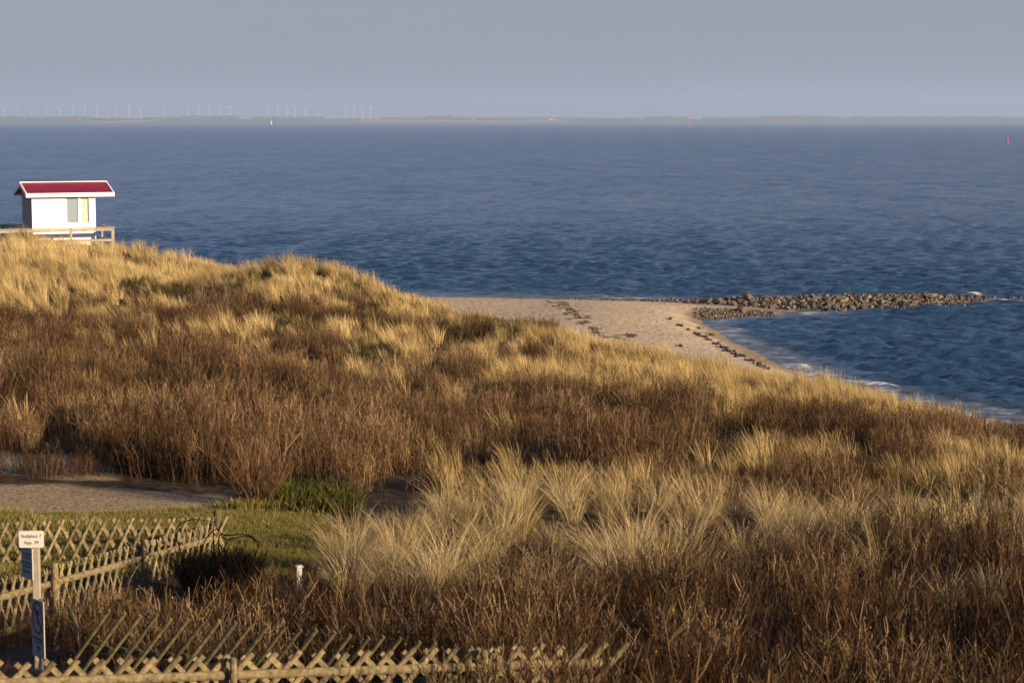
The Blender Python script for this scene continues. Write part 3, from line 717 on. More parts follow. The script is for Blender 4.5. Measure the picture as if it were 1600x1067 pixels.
# fence lines in plan (x, y, z of the top)
def fp(px, py, d): p = at(px, py, d); return (p.x, p.y, p.z)
FA = (fp(-110, 1037, 16.6), fp(940, 1004, 19.0))
FB = (fp(128, 950, 20.4), fp(705, 1004, 18.9))
FC = (fp(-120, 935, 23.9), fp(332, 818, 32.2))
FD = (fp(-100, 817, 30.7), fp(337, 806, 32.3))
def left_of(x, y, F, off=0):   # signed distance beyond the line (away from the camera)
    (x0, y0, _), (x1, y1, _) = F; L = math.hypot(x1 - x0, y1 - y0)
    return ((x1 - x0) * (y - y0) - (y1 - y0) * (x - x0)) / L - off
def grow(n_try, d0, d1, seed):
    r = np.random.default_rng(seed)
    d = np.sqrt(r.uniform(d0 ** 2, d1 ** 2, n_try)); u = r.uniform(-.40, .40, n_try)
    x = u * d; z = height(x, d)
    return x, d, z, r
def veg():
    out = {k: [] for k in ('mf', 'mn', 'cf', 'cn', 'sc', 'lw')}
    # ---- far part 38..140 m
    for (d0, d1, dens) in ((38, 60, 8.0), (60, 112, 6.5), (112, 142, 3.0)):
        area = .80 / 2 * (d1 ** 2 - d0 ** 2)
        x, y, z, r = grow(int(area * dens), d0, d1, int(d0))
        px, py = proj(x, y, z + .35)
        wx = (fbm(x / 3, y / 5, 61, 3) - .5) * 90; wy = (fbm(x / 3, y / 5, 62, 3) - .5) * 50
        M = bil(px + wx, py + wy)
        M = np.clip(M + (fbm(x / 1.6, y / 3, 63, 3) - .5) * 1.1 * (M > .02), 0, 1)
        cover = (sandiness(x, y) + (r.random(len(x)) - .5) * .6 < .45) & (z > .5)
        jx = (fbm(x / .8, y / .8, 21, 3) - .5) * .5; jy = (fbm(x / .8, y / .8, 22, 3) - .5) * .9
        bare = inpoly(x + jx, y + jy, GRAVEL) | inpoly(x + jx, y + jy, GRAVEL2) | inpoly(x + jx, y + jy, LAWN)
        row = (px < 230) & (y > 38.9) & (y < 39.9) & (r.random(len(x)) < .6)
        # shrub edge: nothing south of this line on the left
        edge = np.interp(px, [0, 90, 140, 200, 300, 400, 470, 560, 700], [42.6, 42.4, 40.6, 39.4, 38.6, 36.6, 38.0, 37, 36])
        bare |= (px < 640) & (y < edge)
        bare &= ~row
        bare |= (px > 574) & (px < 652) & (y > 36.5) & (y < 41.4)
        hut = (np.abs(x + 23.2) < 3.4) & (np.abs(y - 101.5) < 4.2)
        hl = np.zeros(len(x)); 
        ppx, ppy = proj(x, y, z)
        for (a, b_, w, h_) in HOLL: hl = np.maximum(hl, np.exp(-(((ppx - a) / w) ** 2 + ((ppy - b_ - 4) / h_) ** 2) ** 2))
        sc = np.zeros(len(x), bool)
        for (a, b_, w, h_) in SCR: sc |= (((px - a) / w) ** 2 + ((py - b_) / h_) ** 2 + (fbm(x, y / 2, 64, 3) - .5) * 2.0) < .8
        ok = cover & ~bare & ~hut & ~((M < .4) & (fbm(x / .9, y / 1.3, 93, 2) < .36)) & (r.random(len(x)) > hl * 1.1)
        rr = r.random(len(x))
        for i in np.nonzero(ok)[0]:
            if sc[i] and rr[i] < .38: k = 'sc'
            elif r.random() < M[i]: k = 'mf'
            else: k = 'cf'
            if k == 'mf' and (r.random() < .42 or (540 < px[i] < 670 and y[i] < 43)): continue
            hs = r.uniform(.75, 1.2)
            if k == 'cf':
                hs *= .95 if y[i] < 60 else .75
                if y[i] < 44: hs *= 1.15
                if row[i]: hs *= .5
                if M[i] > .3: hs *= .55
                # open mound faces vary in height
                hs *= .5 + 1.0 * float(fbm(np.array([x[i] / 2.0]), np.array([y[i] / 2.5]), 70, 2)[0])
            if k == 'mf': hs *= .34 + .78 * float(fbm(np.array([x[i] / 1.8]), np.array([y[i] / 1.8]), 71, 2)[0])
            tint = np.clip(r.normal(.5, .16) + (fbm(np.array([x[i] / 4]), np.array([y[i] / 4]), 72, 2)[0] - .5) * .9, 0, 1.1)
            if k == 'mf' and y[i] > 84: tint = min(1.1, tint + .12)
            out[k].append((x[i], y[i], z[i] - .04, hs, tint, r.random()))
    # ---- near part 12..38 m
    for (d0, d1, dens) in ((12.5, 24, 9.0), (24, 38, 8.0)):
        area = .80 / 2 * (d1 ** 2 - d0 ** 2)
        x, y, z, r = grow(int(area * dens), d0, d1, int(d0) + 100)
        px, py = proj(x, y, z + .5)
        wx = (fbm(x, y, 81, 3) - .5) * 160; wy = (fbm(x, y, 82, 3) - .5) * 60
        M = bil(px + wx, py + wy)
        la, lb, lc, ld = (left_of(x, y, F) for F in (FA, FB, FC, FD))
        for i in range(len(x)):
            X, Y, p, q = x[i], y[i], px[i], py[i]
            k = 'cn'; hs = .9 * r.uniform(.7, 1.1) * (.45 + 1.0 * float(fbm(np.array([X / 1.2]), np.array([Y / 1.2]), 83, 2)[0]))
            tint = np.clip(r.normal(.45, .16) + (fbm(np.array([X / 2]), np.array([Y / 2]), 84, 2)[0] - .5) * .8, 0, 1.1)
            xa0, xa1 = FA[0][0], FA[1][0]
            inA = X < xa1 + .2
            if la[i] < .15 and la[i] > -.15 and inA: continue
            if la[i] <= 0 and inA:                      # in front of the near fence
                if p < 320:
                    if r.random() < .65: continue
                    k = 'mn'; hs = r.uniform(.3, .55); tint = .3
                else: hs *= np.interp(p, [320, 560, 780, 950], [.55, .8, 1.0, 1.15]); tint = min(1, tint + .1)
                if p < 800 and la[i] < -2.0: hs *= .7
            elif X < FB[1][0] and lb[i] < .8 and X > FB[0][0] - .6:    # between the near fences
                continue
            elif X <= FB[0][0] - .6 and lb[i] < 2.0 and la[i] > 0:
                if r.random() < .75: continue
                hs *= .4; tint = .05  # low canes tinted almost black, painting in the shade of this corner
            elif X < FC[1][0] and lc[i] > -.35:           # behind the third fence
                continue
            elif X < FC[1][0] + .1 and lc[i] > -1.0: hs *= .45
            elif p < 520 and Y > 26.2 + (p > 330) * .4 and X > FC[1][0] - .1: continue
            elif p < 480 and Y > 25.3 : hs *= .8
            elif p < 420: hs *= .8
            if Y > 33 and p < 640 and r.random() < .0: continue
            jx_, jy_ = float(fbm(np.array([X / .8]), np.array([Y / .8]), 21, 3)[0] - .5) * .5, float(fbm(np.array([X / .8]), np.array([Y / .8]), 22, 3)[0] - .5) * .9
            if p > 450 and Y > 25:
                pr = M[i]
                if r.random() < pr:
                    k = 'mn'
                    if r.random() < (.60 if p < 800 and Y < 34.5 else .72): continue
                    tint = min(1.1, tint + .22)
                    hs = r.uniform(.5, 1.0) * (.55 + .8 * float(fbm(np.array([X / 1.0]), np.array([Y / 1.0]), 85, 2)[0]))
                    if p < 760: hs *= .85
                    if 535 < p < 680 and Y > 34.2: hs *= .5
                elif M[i] > .3: hs *= .5
                if p < 700 and k == 'cn' and Y > 29: hs *= .7
            if inpoly(np.array([X + jx_]), np.array([Y + jy_]), GRAVEL)[0] or (inpoly(np.array([X + jx_]), np.array([Y + jy_]), LAWN)[0] and not (p > (530 if Y > 32 else 455) and k == 'mn')): continue
            ppx, ppy = proj(X, Y, z[i])
            if any((((ppx - a) / w) ** 2 + ((ppy - b_ - 4) / h_) ** 2) < .8 for (a, b_, w, h_) in HOLL): continue
            if k == 'cn' and float(fbm(np.array([X / .7]), np.array([Y / .9]), 94, 2)[0]) < .36: continue
            if k == 'cn' and Y < 38 and Y > 35.5 and p < 640:
                if p < 545: continue
                hs = min(hs, .6)
            out[k].append((X, Y, z[i] - .04, hs, tint, r.random()))
    return out
VG = veg()
def put(key, name, protos, label, cat, zrot=6.28):
    a = np.array(VG[key]); n = len(a); r = np.random.default_rng(5)
    rot = np.stack([r.normal(0, .06, n), r.normal(0, .06, n), r.uniform(-zrot / 2, zrot / 2, n)], 1)
    scl = np.stack([a[:, 3] ** .5 * r.uniform(.85, 1.2, n), a[:, 3] ** .5 * r.uniform(.85, 1.2, n), a[:, 3]], 1)
    print(name, n)
    scatter(name, a[:, :3], rot, scl, a[:, 4], (a[:, 5] * len(protos)).astype(int), protos, label, cat)
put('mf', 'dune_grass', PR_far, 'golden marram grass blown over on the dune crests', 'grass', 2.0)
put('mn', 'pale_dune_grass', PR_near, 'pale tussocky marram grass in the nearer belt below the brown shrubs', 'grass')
put('cf', 'brown_shrubs', CA_far, 'leafless reddish brown shrubs covering the dune slope', 'shrubs')
put('cn', 'foreground_shrubs', CA_near, 'dark leafless brown canes filling the foreground behind the fences', 'shrubs')
def dead_stems():
    r = np.random.default_rng(15); a = np.array(VG['cn']); k = r.random(len(a)) < .10; a = a[k]; n = len(a)
    prs = [proto('dead_stems', canes(3, .25, 1.35, .013, 3, r0, spread=.45, tw_len=.2, nseg=6), M_dead) for _ in range(5)]
    s_ = r.uniform(.7, 1.1, n) * np.clip(a[:, 3], .4, 1.1)
    scatter('dead_stems', a[:, :3], np.stack([r.normal(0, .12, n), r.normal(0, .12, n), r.uniform(0, 6.28, n)], 1), np.stack([s_, s_, s_], 1), r.uniform(.3, .9, n), r.integers(0, 5, n), prs, 'pale dead stems standing among the dark foreground canes', 'stems')
M_dead = plantmat('dead_stem', (.10, .06, .03), (.30, .20, .11), transl=.05, tip=(.46, .35, .23))
dead_stems()
put('sc', 'dark_scrub', SC, 'low dark green scrub in the hollows of the dunes', 'scrub')
# lawn blades
def lawn_blades():
    r = np.random.default_rng(8); n = 26000
    d = r.uniform(22, 38, n); u = r.uniform(-.28, -.08, n); x = u * d
    jx = (fbm(x / .8, d / .8, 21, 3) - .5) * .5; jy = (fbm(x / .8, d / .8, 22, 3) - .5) * .9
    k = inpoly(x + jx, d + jy, LAWN) & ~inpoly(x + jx, d + jy, GRAVEL)
    x, d = x[k], d[k]; z = height(x, d); n = len(x)
    prs = [proto('tuft', ribbons(26, .07, .075, .6, .1, .009, 2, r0), M_lawn) for _ in range(4)]
    s = r.uniform(.6, 1.5, n) * (1 + 1.2 * (fbm(x / 1.5, d / 1.5, 87, 2) > .62))
    scatter('lawn_grass', np.stack([x, d, z], 1), np.stack([0 * x, 0 * x, r.uniform(0, 6.28, n)], 1), np.stack([s, s, s], 1), np.clip(r.normal(.5, .2, n), 0, 1), r.integers(0, 4, n), prs, 'short green lawn grass between the fences and the gravel track', 'grass')
lawn_blades()
def green_weeds():
    r = np.random.default_rng(9); n = 150
    px = r.uniform(415, 560, n); d = r.uniform(35.6, 38.3, n); x = (px - 800) / 3092 * d; z = height(x, d)
    m = plantmat('green_weed', (.02, .03, .006), (.08, .085, .016), transl=.3, tip=(.26, .23, .07))
    prs = [proto('weed', ribbons(40, .16, .32, 1.0, .0, .04, 3, r0), m) for _ in range(4)]
    s = r.uniform(.5, 1.2, n)
    scatter('green_weeds', np.stack([x, d, z], 1), np.stack([0 * x, 0 * x, r.uniform(0, 6.28, n)], 1), np.stack([s, s, s], 1), r.uniform(.2, .9, n), r.integers(0, 4, n), prs, 'bright green weeds at the foot of the brown shrubs beside the lawn', 'weeds')
green_weeds()

# ------------------------------------------------------------------ single shrubs
def cane_shrub(name, px, d, ns, Hh, rad, spread, m, label, seed, width=.022, tw=16, sink=.03):
    r = random.Random(seed); x = (px - 800) / 3092 * d
    t = empty(name, (x, d, hz(x, d) - sink))
    a = canes(ns, rad, Hh, width, 0, r, spread=spread, nseg=6)
    o = from_arrays('stems', np.array(a[0]), np.array(a[1]), m, t, attrs={'shade': np.clip(a[2], 0, 1.1)})
    b_ = canes(ns * 3, rad * 1.6, Hh * 1.02, width * .45, tw, r, spread=spread * 1.1, nseg=5)
    o = from_arrays('twigs', np.array(b_[0]), np.array(b_[1]), m, t, attrs={'shade': np.clip(b_[2], 0, 1.1)})
    tag(t, label, 'shrub'); return t
M_cane1 = plantmat('brown_shrub_bark', (.05, .025, .014), (.20, .11, .055), instanced=False, transl=.05, tip=(.38, .24, .14))
M_dark1 = plantmat('shade_painted_bark', (.004, .004, .004), (.014, .012, .009), instanced=False, transl=.0)  # near-black bark: the shade over the bramble is put into the colour
cane_shrub('bare_shrub', 398, 36.2, 26, 1.35, .14, .75, M_cane1, 'large brown bare shrub with forked stems at the end of the gravel track', 3)
# bramble with shade painted into its near-black stems
def bramble():
    r = random.Random(12); P0 = at(335, 905, 28.6); x, y = P0.x, P0.y; z0 = hz(x, y) - .03
    t = empty('dark_bramble', (x, y, z0))
    m = MB(); mt = MB()
    def L(px, py): p = at(px, py, 28.6 + r.uniform(-.3, .3)); return (p.x - x, p.y - y, p.z - z0)
    arcs = [[(300, 905), (282, 860), (275, 828), (292, 813), (318, 812), (334, 816)],
            [(330, 905), (334, 860), (333, 830), (336, 808), (331, 798)],
            [(345, 905), (342, 840), (355, 836), (385, 835), (398, 842), (404, 852), (398, 866), (388, 876)],
            [(350, 905), (352, 850), (372, 839), (390, 838), (400, 846)],
            [(310, 905), (318, 850), (338, 826), (348, 838), (362, 846)]]
    for a in arcs:
        q = [Vector(L(*p)) for p in a]; sm = []
        for k in range(len(q) - 1):
            p0, p1, p2, p3 = q[max(0, k - 1)], q[k], q[k + 1], q[min(len(q) - 1, k + 2)]
            for u in (0, .25, .5, .75): sm.append(.5 * ((2 * p1) + (p2 - p0) * u + (2 * p0 - 5 * p1 + 4 * p2 - p3) * u * u + (3 * p1 - p0 - 3 * p2 + p3) * u ** 3))
        sm.append(q[-1]); m.tube(sm, [.011 - .006 * k / len(sm) for k in range(len(sm))], 5)
    m.build('arching_stems', M_dark1, t)
    d_ = canes(460, .38, .66, .016, 10, r, spread=.45, tw_len=.3)
    from_arrays('twigs', np.array(d_[0]) * np.array((1.2, .8, 1)) + np.array([.08, 0, 0]), np.array(d_[1]), M_dark1, t, attrs={'shade': np.clip(d_[2], 0, 1)})
    d_ = canes(70, .3, .8, .012, 12, r, spread=.8, tw_len=.3)
    from_arrays('thin_shoots', np.array(d_[0]) * np.array((1.2, .8, 1)), np.array(d_[1]), M_dark1, t, attrs={'shade': np.clip(d_[2], 0, 1)})
    tag(t, 'bramble painted blackish for shade, with arching stems behind the fence corner', 'bramble')
bramble()

# ------------------------------------------------------------------ lattice fences
def halfbar(mb, p0, p1, n, w, th, jit=0):
    """half-round bar from p0 to p1, flat back, bulging along n"""
    p0, p1, n = Vector(p0), Vector(p1), Vector(n).normalized()
    t = (p1 - p0).normalized(); s_ = t.cross(n).normalized()
    prof = [(-.5, 0), (-.42, .62), (-.15, 1), (.15, 1), (.42, .62), (.5, 0)]
    vs = []
    for p in (p0, p1):
        for a, b_ in prof: vs.append(p + s_ * a * w + n * b_ * th)
    k = len(prof)
    mb.add(vs, [[i, (i + 1) % k, k + (i + 1) % k, k + i] for i in range(k)] + [list(range(k))[::-1], list(range(k, 2 * k))])
def lattice(F, h, pitch, ang, rail_front, posts, label, m_s, m_r, wb=1.0, rails=(.16, .62), w=.058, seed=1, railw=.075, postw=.045, post_up=.06, back=True):
    (x0, y0, z0), (x1, y1, z1) = F
    L = math.hypot(x1 - x0, y1 - y0); tx, ty = (x1 - x0) / L, (y1 - y0) / L
    n = Vector((ty, -tx, 0))
    if n.y > 0: n = -n
    t = empty('lattice_fence', (x0, y0, z0 - h), math.atan2(ty, tx))
    slope = (z1 - z0) / L
    # local frame: X along, Y: local normal; camera side is -Y when t points right
    nl = Vector((0, -1, 0))
    r = random.Random(seed)
    def P(s, up, off): return Vector((s, 0, slope * s + up)) + nl * off
    run = h / math.tan(R(ang))
    front_off = 0.0
    ps = [0.0] + [p for p in posts] + [L]
    bays = sorted(set(ps))
    for i in range(len(bays) - 1):
        mb = MB()
        a, b_ = bays[i], bays[i + 1]
        k0 = int(math.ceil((a) / pitch)); k1 = int(math.floor((b_ - 1e-6) / pitch))
        for k in range(k0, k1 + 1):
            s = k * pitch + r.uniform(-.01, .01); dz = r.uniform(-.02, .015); e = r.uniform(-.012, .012)
            halfbar(mb, P(s - run / 2, .02, 0), P(s + run / 2 + e, h + dz, 0), nl, w * r.uniform(.88, 1.1), .026)
            s2 = s + pitch * ((run / pitch - .44) % 1); dz = r.uniform(-.03, .0)
            if back: halfbar(mb, P(s2 + run / 2, .02, -.002), P(s2 - run / 2 + e, h + dz, -.002), -nl, w * wb * r.uniform(.88, 1.1), .026)
        mb.build('lattice_panel', m_s, t)
    off = .030 if rail_front else -.062
    for up in rails:
        cuts = bays
        for i in range(len(cuts) - 1):
            mb = MB()
            a, b_ = cuts[i] + .01, cuts[i + 1] - .01
            halfbar(mb, P(a, up, off), P(b_, up + r.uniform(-.006, .006), off), nl, railw, .034)
            mb.build('rail', m_r, t)
    for s in posts:
        mb = MB(); c0 = P(s, -.25, .0); 
        oo = nl * (.11 if rail_front else -.13)
        c1 = P(s, h + post_up, 0) + oo; c0 = c0 + oo
        mb.tube([c0, c1 - Vector((0, 0, .02)), c1], [postw * 1.02, postw, postw * .8], 12); mb.build('post', m_r, t)
    tag(t, label, 'fence', 'wooden lattice fences'); return t
lattice(FA, .86, .222, 48, True, [2.62, 5.05], 'pale lattice fence with a thick top rail running along the bottom edge', M_wood, M_wood, wb=.85, rails=(.2, .68), w=.058, seed=1, railw=.085, postw=.032, post_up=.0)
LB = math.hypot(FB[1][0] - FB[0][0], FB[1][1] - FB[0][1])
lattice(FB, .88, .185, 52, False, [], 'greenish lattice fence of slanting slats just behind the nearest fence', M_wood_g, M_wood_g, w=.042, seed=2, back=False, rails=(.15, .45))
LC = math.hypot(FC[1][0] - FC[0][0], FC[1][1] - FC[0][1])
def s_at(F, px):      # distance along a fence where its top crosses photo column px
    best = None
    (x0, y0, z0), (x1, y1, z1) = F; L = math.hypot(x1 - x0, y1 - y0)
    for i in range(2001):
        f = i / 2000; q = proj(x0 + (x1 - x0) * f, y0 + (y1 - y0) * f, z0 + (z1 - z0) * f)[0]
        if best is None or abs(q - px) < best[0]: best = (abs(q - px), f * L)
    return best[1]
lattice(FC, .84, .222, 64, True, [s_at(FC, 74), s_at(FC, 216)], 'sunlit lattice fence with a front rail climbing from the sign post to the fence corner', M_wood, M_wood, wb=.62, rails=(.12, .60), w=.044, seed=3, railw=.095, postw=.05)
lattice(FD, .85, .222, 64, False, [s_at(FD, 33)], 'lattice fence of crossed slats standing along the lawn in front of the gravel track', M_wood, M_wood_g, w=.055, seed=4, railw=.07)
def post(name, px, py, d, r_, h_, m, label, cat='post'):
    p = at(px, py, d); z = hz(p.x, p.y)
    mb = MB(); mb.tube([(0, 0, -.1), (0, 0, p.z - z - .02), (0, 0, p.z - z)], [r_ * 1.03, r_, r_ * .8], 12)
    o = mb.build(name, m); o.location = (p.x, p.y, z); tag(o, label, cat); return o
post('corner_post', 340, 795, 32.4, .065, 1, M_wood_g, 'round timber post at the corner where two lattice fences meet', 'post')

# fallen slat behind the fence
mb = MB(); a = at(106, 946, 21.6); b2 = at(121, 982, 21.3)
halfbar(mb, (0, 0, 0), (b2.x - a.x, b2.y - a.y, b2.z - a.z), (0, -1, 0), .055, .026)
o = mb.build('loose_slat', M_wood_g); o.location = a; tag(o, 'loose greenish slat leaning left, behind the left end of the slanting slats', 'slat')

# ------------------------------------------------------------------ signs
M_sign = mat('sign_white', (.56, .54, .50), .45); M_signg = mat('sign_grey', (.37, .34, .30), .6)
M_ink = mat('sign_ink', (.05, .03, .02), .6); M_inkd = mat('sign_dark_ink', (.05, .05, .06), .6); M_redink = mat('sign_red', (.28, .035, .03), .5)
def text_obj(s_, size, m, parent, loc, rot, name='lettering', align='CENTER'):
    cu = bpy.data.curves.new('t', 'FONT'); cu.body = s_; cu.size = size; cu.extrude = .0006; cu.align_x = align; cu.align_y = 'CENTER'
    to = bpy.data.objects.new('t', cu); COL.objects.link(to)
    bpy.context.view_layer.update()
    me = bpy.data.meshes.new_from_object(to.evaluated_get(bpy.context.evaluated_depsgraph_get()))
    bpy.data.objects.remove(to); me.materials.clear(); me.materials.append(m)
    o = bpy.data.objects.new(name, me); COL.objects.link(o); o.parent = parent; o.location = loc; o.rotation_euler = rot; return o
def plate(mb, w, h, th, rr=.015, n=4):
    pts = []
    for cx, cz, a0 in ((w / 2 - rr, h / 2 - rr, 0), (-w / 2 + rr, h / 2 - rr, 90), (-w / 2 + rr, -h / 2 + rr, 180), (w / 2 - rr, -h / 2 + rr, 270)):
        for k in range(n + 1):
            a = R(a0 + 90 * k / n); pts.append((cx + math.cos(a) * rr, cz + math.sin(a) * rr))
    k = len(pts)
    mb.add([(x, -th / 2, z) for x, z in pts] + [(x, th / 2, z) for x, z in pts], [list(range(k)), list(range(k, 2 * k))[::-1]] + [[i, k + i, k + (i + 1) % k, (i + 1) % k] for i in range(k)])
def sign1():
    d = 21.9; p = at(49, 842, d); zg = hz(p.x, p.y)
    t = empty('parking_sign', (p.x, p.y, zg), R(2))
    zc = p.z - zg
    mb = MB(); mb.box(-.005, .075, .015, .095, -.3, zc + .06, bev=.006); mb.build('post', M_deckwood, t)
    mb = MB(); plate(mb, .275, .190, .014, .02); o = mb.build('name_board', M_sign, t); o.location = (0, 0, zc)
    tx = empty('x'); bpy.data.objects.remove(tx)
    text_obj('Stellplatz 7', .052, M_ink, o, (0, -.009, .035), (R(90), 0, 0))
    text_obj('App. 39', .052, M_ink, o, (.0, -.009, -.038), (R(90), 0, 0))
    # notice board set at an angle on the left of the post
    mb = MB(); plate(mb, .27, .36, .012, .006)
    q = mb.build('notice_board', M_signg, t); q.location = (-.068, .075, zc - .285); q.rotation_euler = (0, 0, R(-52))
    for i, (w1, dz) in enumerate([(.19, .10), (.12, .06), (.21, .0), (.16, -.04), (.17, -.10)]):
        m2 = MB(); x = -w1 / 2; rr = random.Random(i)
        while x < w1 / 2:
            ww = rr.uniform(.02, .05); m2.box(x, x + ww, -.0085, -.0065, dz - .008, dz + .009); x += ww + .012
        m2.build('text_line', M_inkd, q)
    tag(t, 'white name board above an angled grey notice on a timber post', 'sign')
sign1()
def sign2():
    d = 20.0; p = at(61.5, 981, d); zg = hz(p.x, p.y)
    t = empty('prohibition_sign', (p.x, p.y, zg), R(-48))
    zc = p.z - zg
    mb = MB(); mb.tube([(0, .02, -.3), (0, .02, zc + .3)], .02, 8); mb.build('pole', M_inkd, t)
    mb = MB(); plate(mb, .25, .60, .01, .012); o = mb.build('sign_plate', M_signg, t); o.location = (0, -.012, zc)
    mb = MB(); n = 40; ro, ri = .108, .092; cz = .11
    vs = []
    for k in range(n):
        a = 2 * math.pi * k / n
        for rr, yy in ((ri, -.006), (ro, -.006), (ro, -.0085), (ri, -.0085)): vs.append((math.cos(a) * rr, yy, cz + math.sin(a) * rr * 1.6))
    fs = [[4 * k + j, 4 * k + (j + 1) % 4, 4 * ((k + 1) % n) + (j + 1) % 4, 4 * ((k + 1) % n) + j] for k in range(n) for j in range(4)]
    mb.add(vs, fs)
    mb.build('ring', M_redink, o)
    mb = MB(); M = Matrix.Translation((0, 0, cz)) @ Matrix.Rotation(R(56), 4, 'Y'); mb.box(-.155, .155, -.0085, -.0062, -.009, .009, M); mb.build('slash', M_redink, o)
    mb = MB(); M = Matrix.Translation((0, 0, cz)); mb.box(-.008, .008, -.0095, -.0088, -.07, .06, M); mb.box(-.045, .03, -.0095, -.0088, .05, .085, M); mb.box(.0, .045, -.0095, -.0088, .035, .055, M)
    mb.build('symbol', M_inkd, o)
    mb = MB(); mb.box(-.1, .1, -.008, -.006, -.118, -.096, Matrix.Rotation(R(3), 4, 'Y')); mb.box(-.07, .08, -.008, -.006, -.15, -.135); mb.build('caption', M_inkd, o)
    mb = MB(); mb.box(-.03, .035, -.008, -.006, -.21, -.19); mb.box(-.01, .008, -.0085, -.0062, -.25, -.185); mb.build('small_mark', M_ink, o)
    tag(t, 'tall grey sign with a red crossed-out ring behind the nearest fence', 'sign')
sign2()
# marker post and kerb beside the lawn
def marker():
    p = at(467, 886, 28.6); zg = hz(p.x, p.y); h_ = p.z - zg
    t = empty('marker_post', (p.x, p.y, zg), R(15))
    mb = MB(); mb.box(-.04, .04, -.04, .04, -.1, h_, bev=.008); mb.build('post', M_sign, t)
    mb = MB(); mb.box(-.058, .058, -.058, .058, h_, h_ + .03, bev=.008); mb.build('cap', M_sign, t)
    tag(t, 'short white marker post at the edge of the lawn', 'post')
marker()
a = at(392, 893, 27.6); b2 = at(470, 895, 27.6)
mb = MB(); mb.box(0, b2.x - a.x, -.05, .05, -.15, .06, bev=.01)
o = mb.build('kerb_stone', noisemat('kerb_concrete', (.25, .25, .24), (.36, .35, .33), 8)); o.location = (a.x, a.y, hz(a.x, a.y) + .05); tag(o, 'low grey concrete kerb between the lawn and the brown canes', 'kerb')

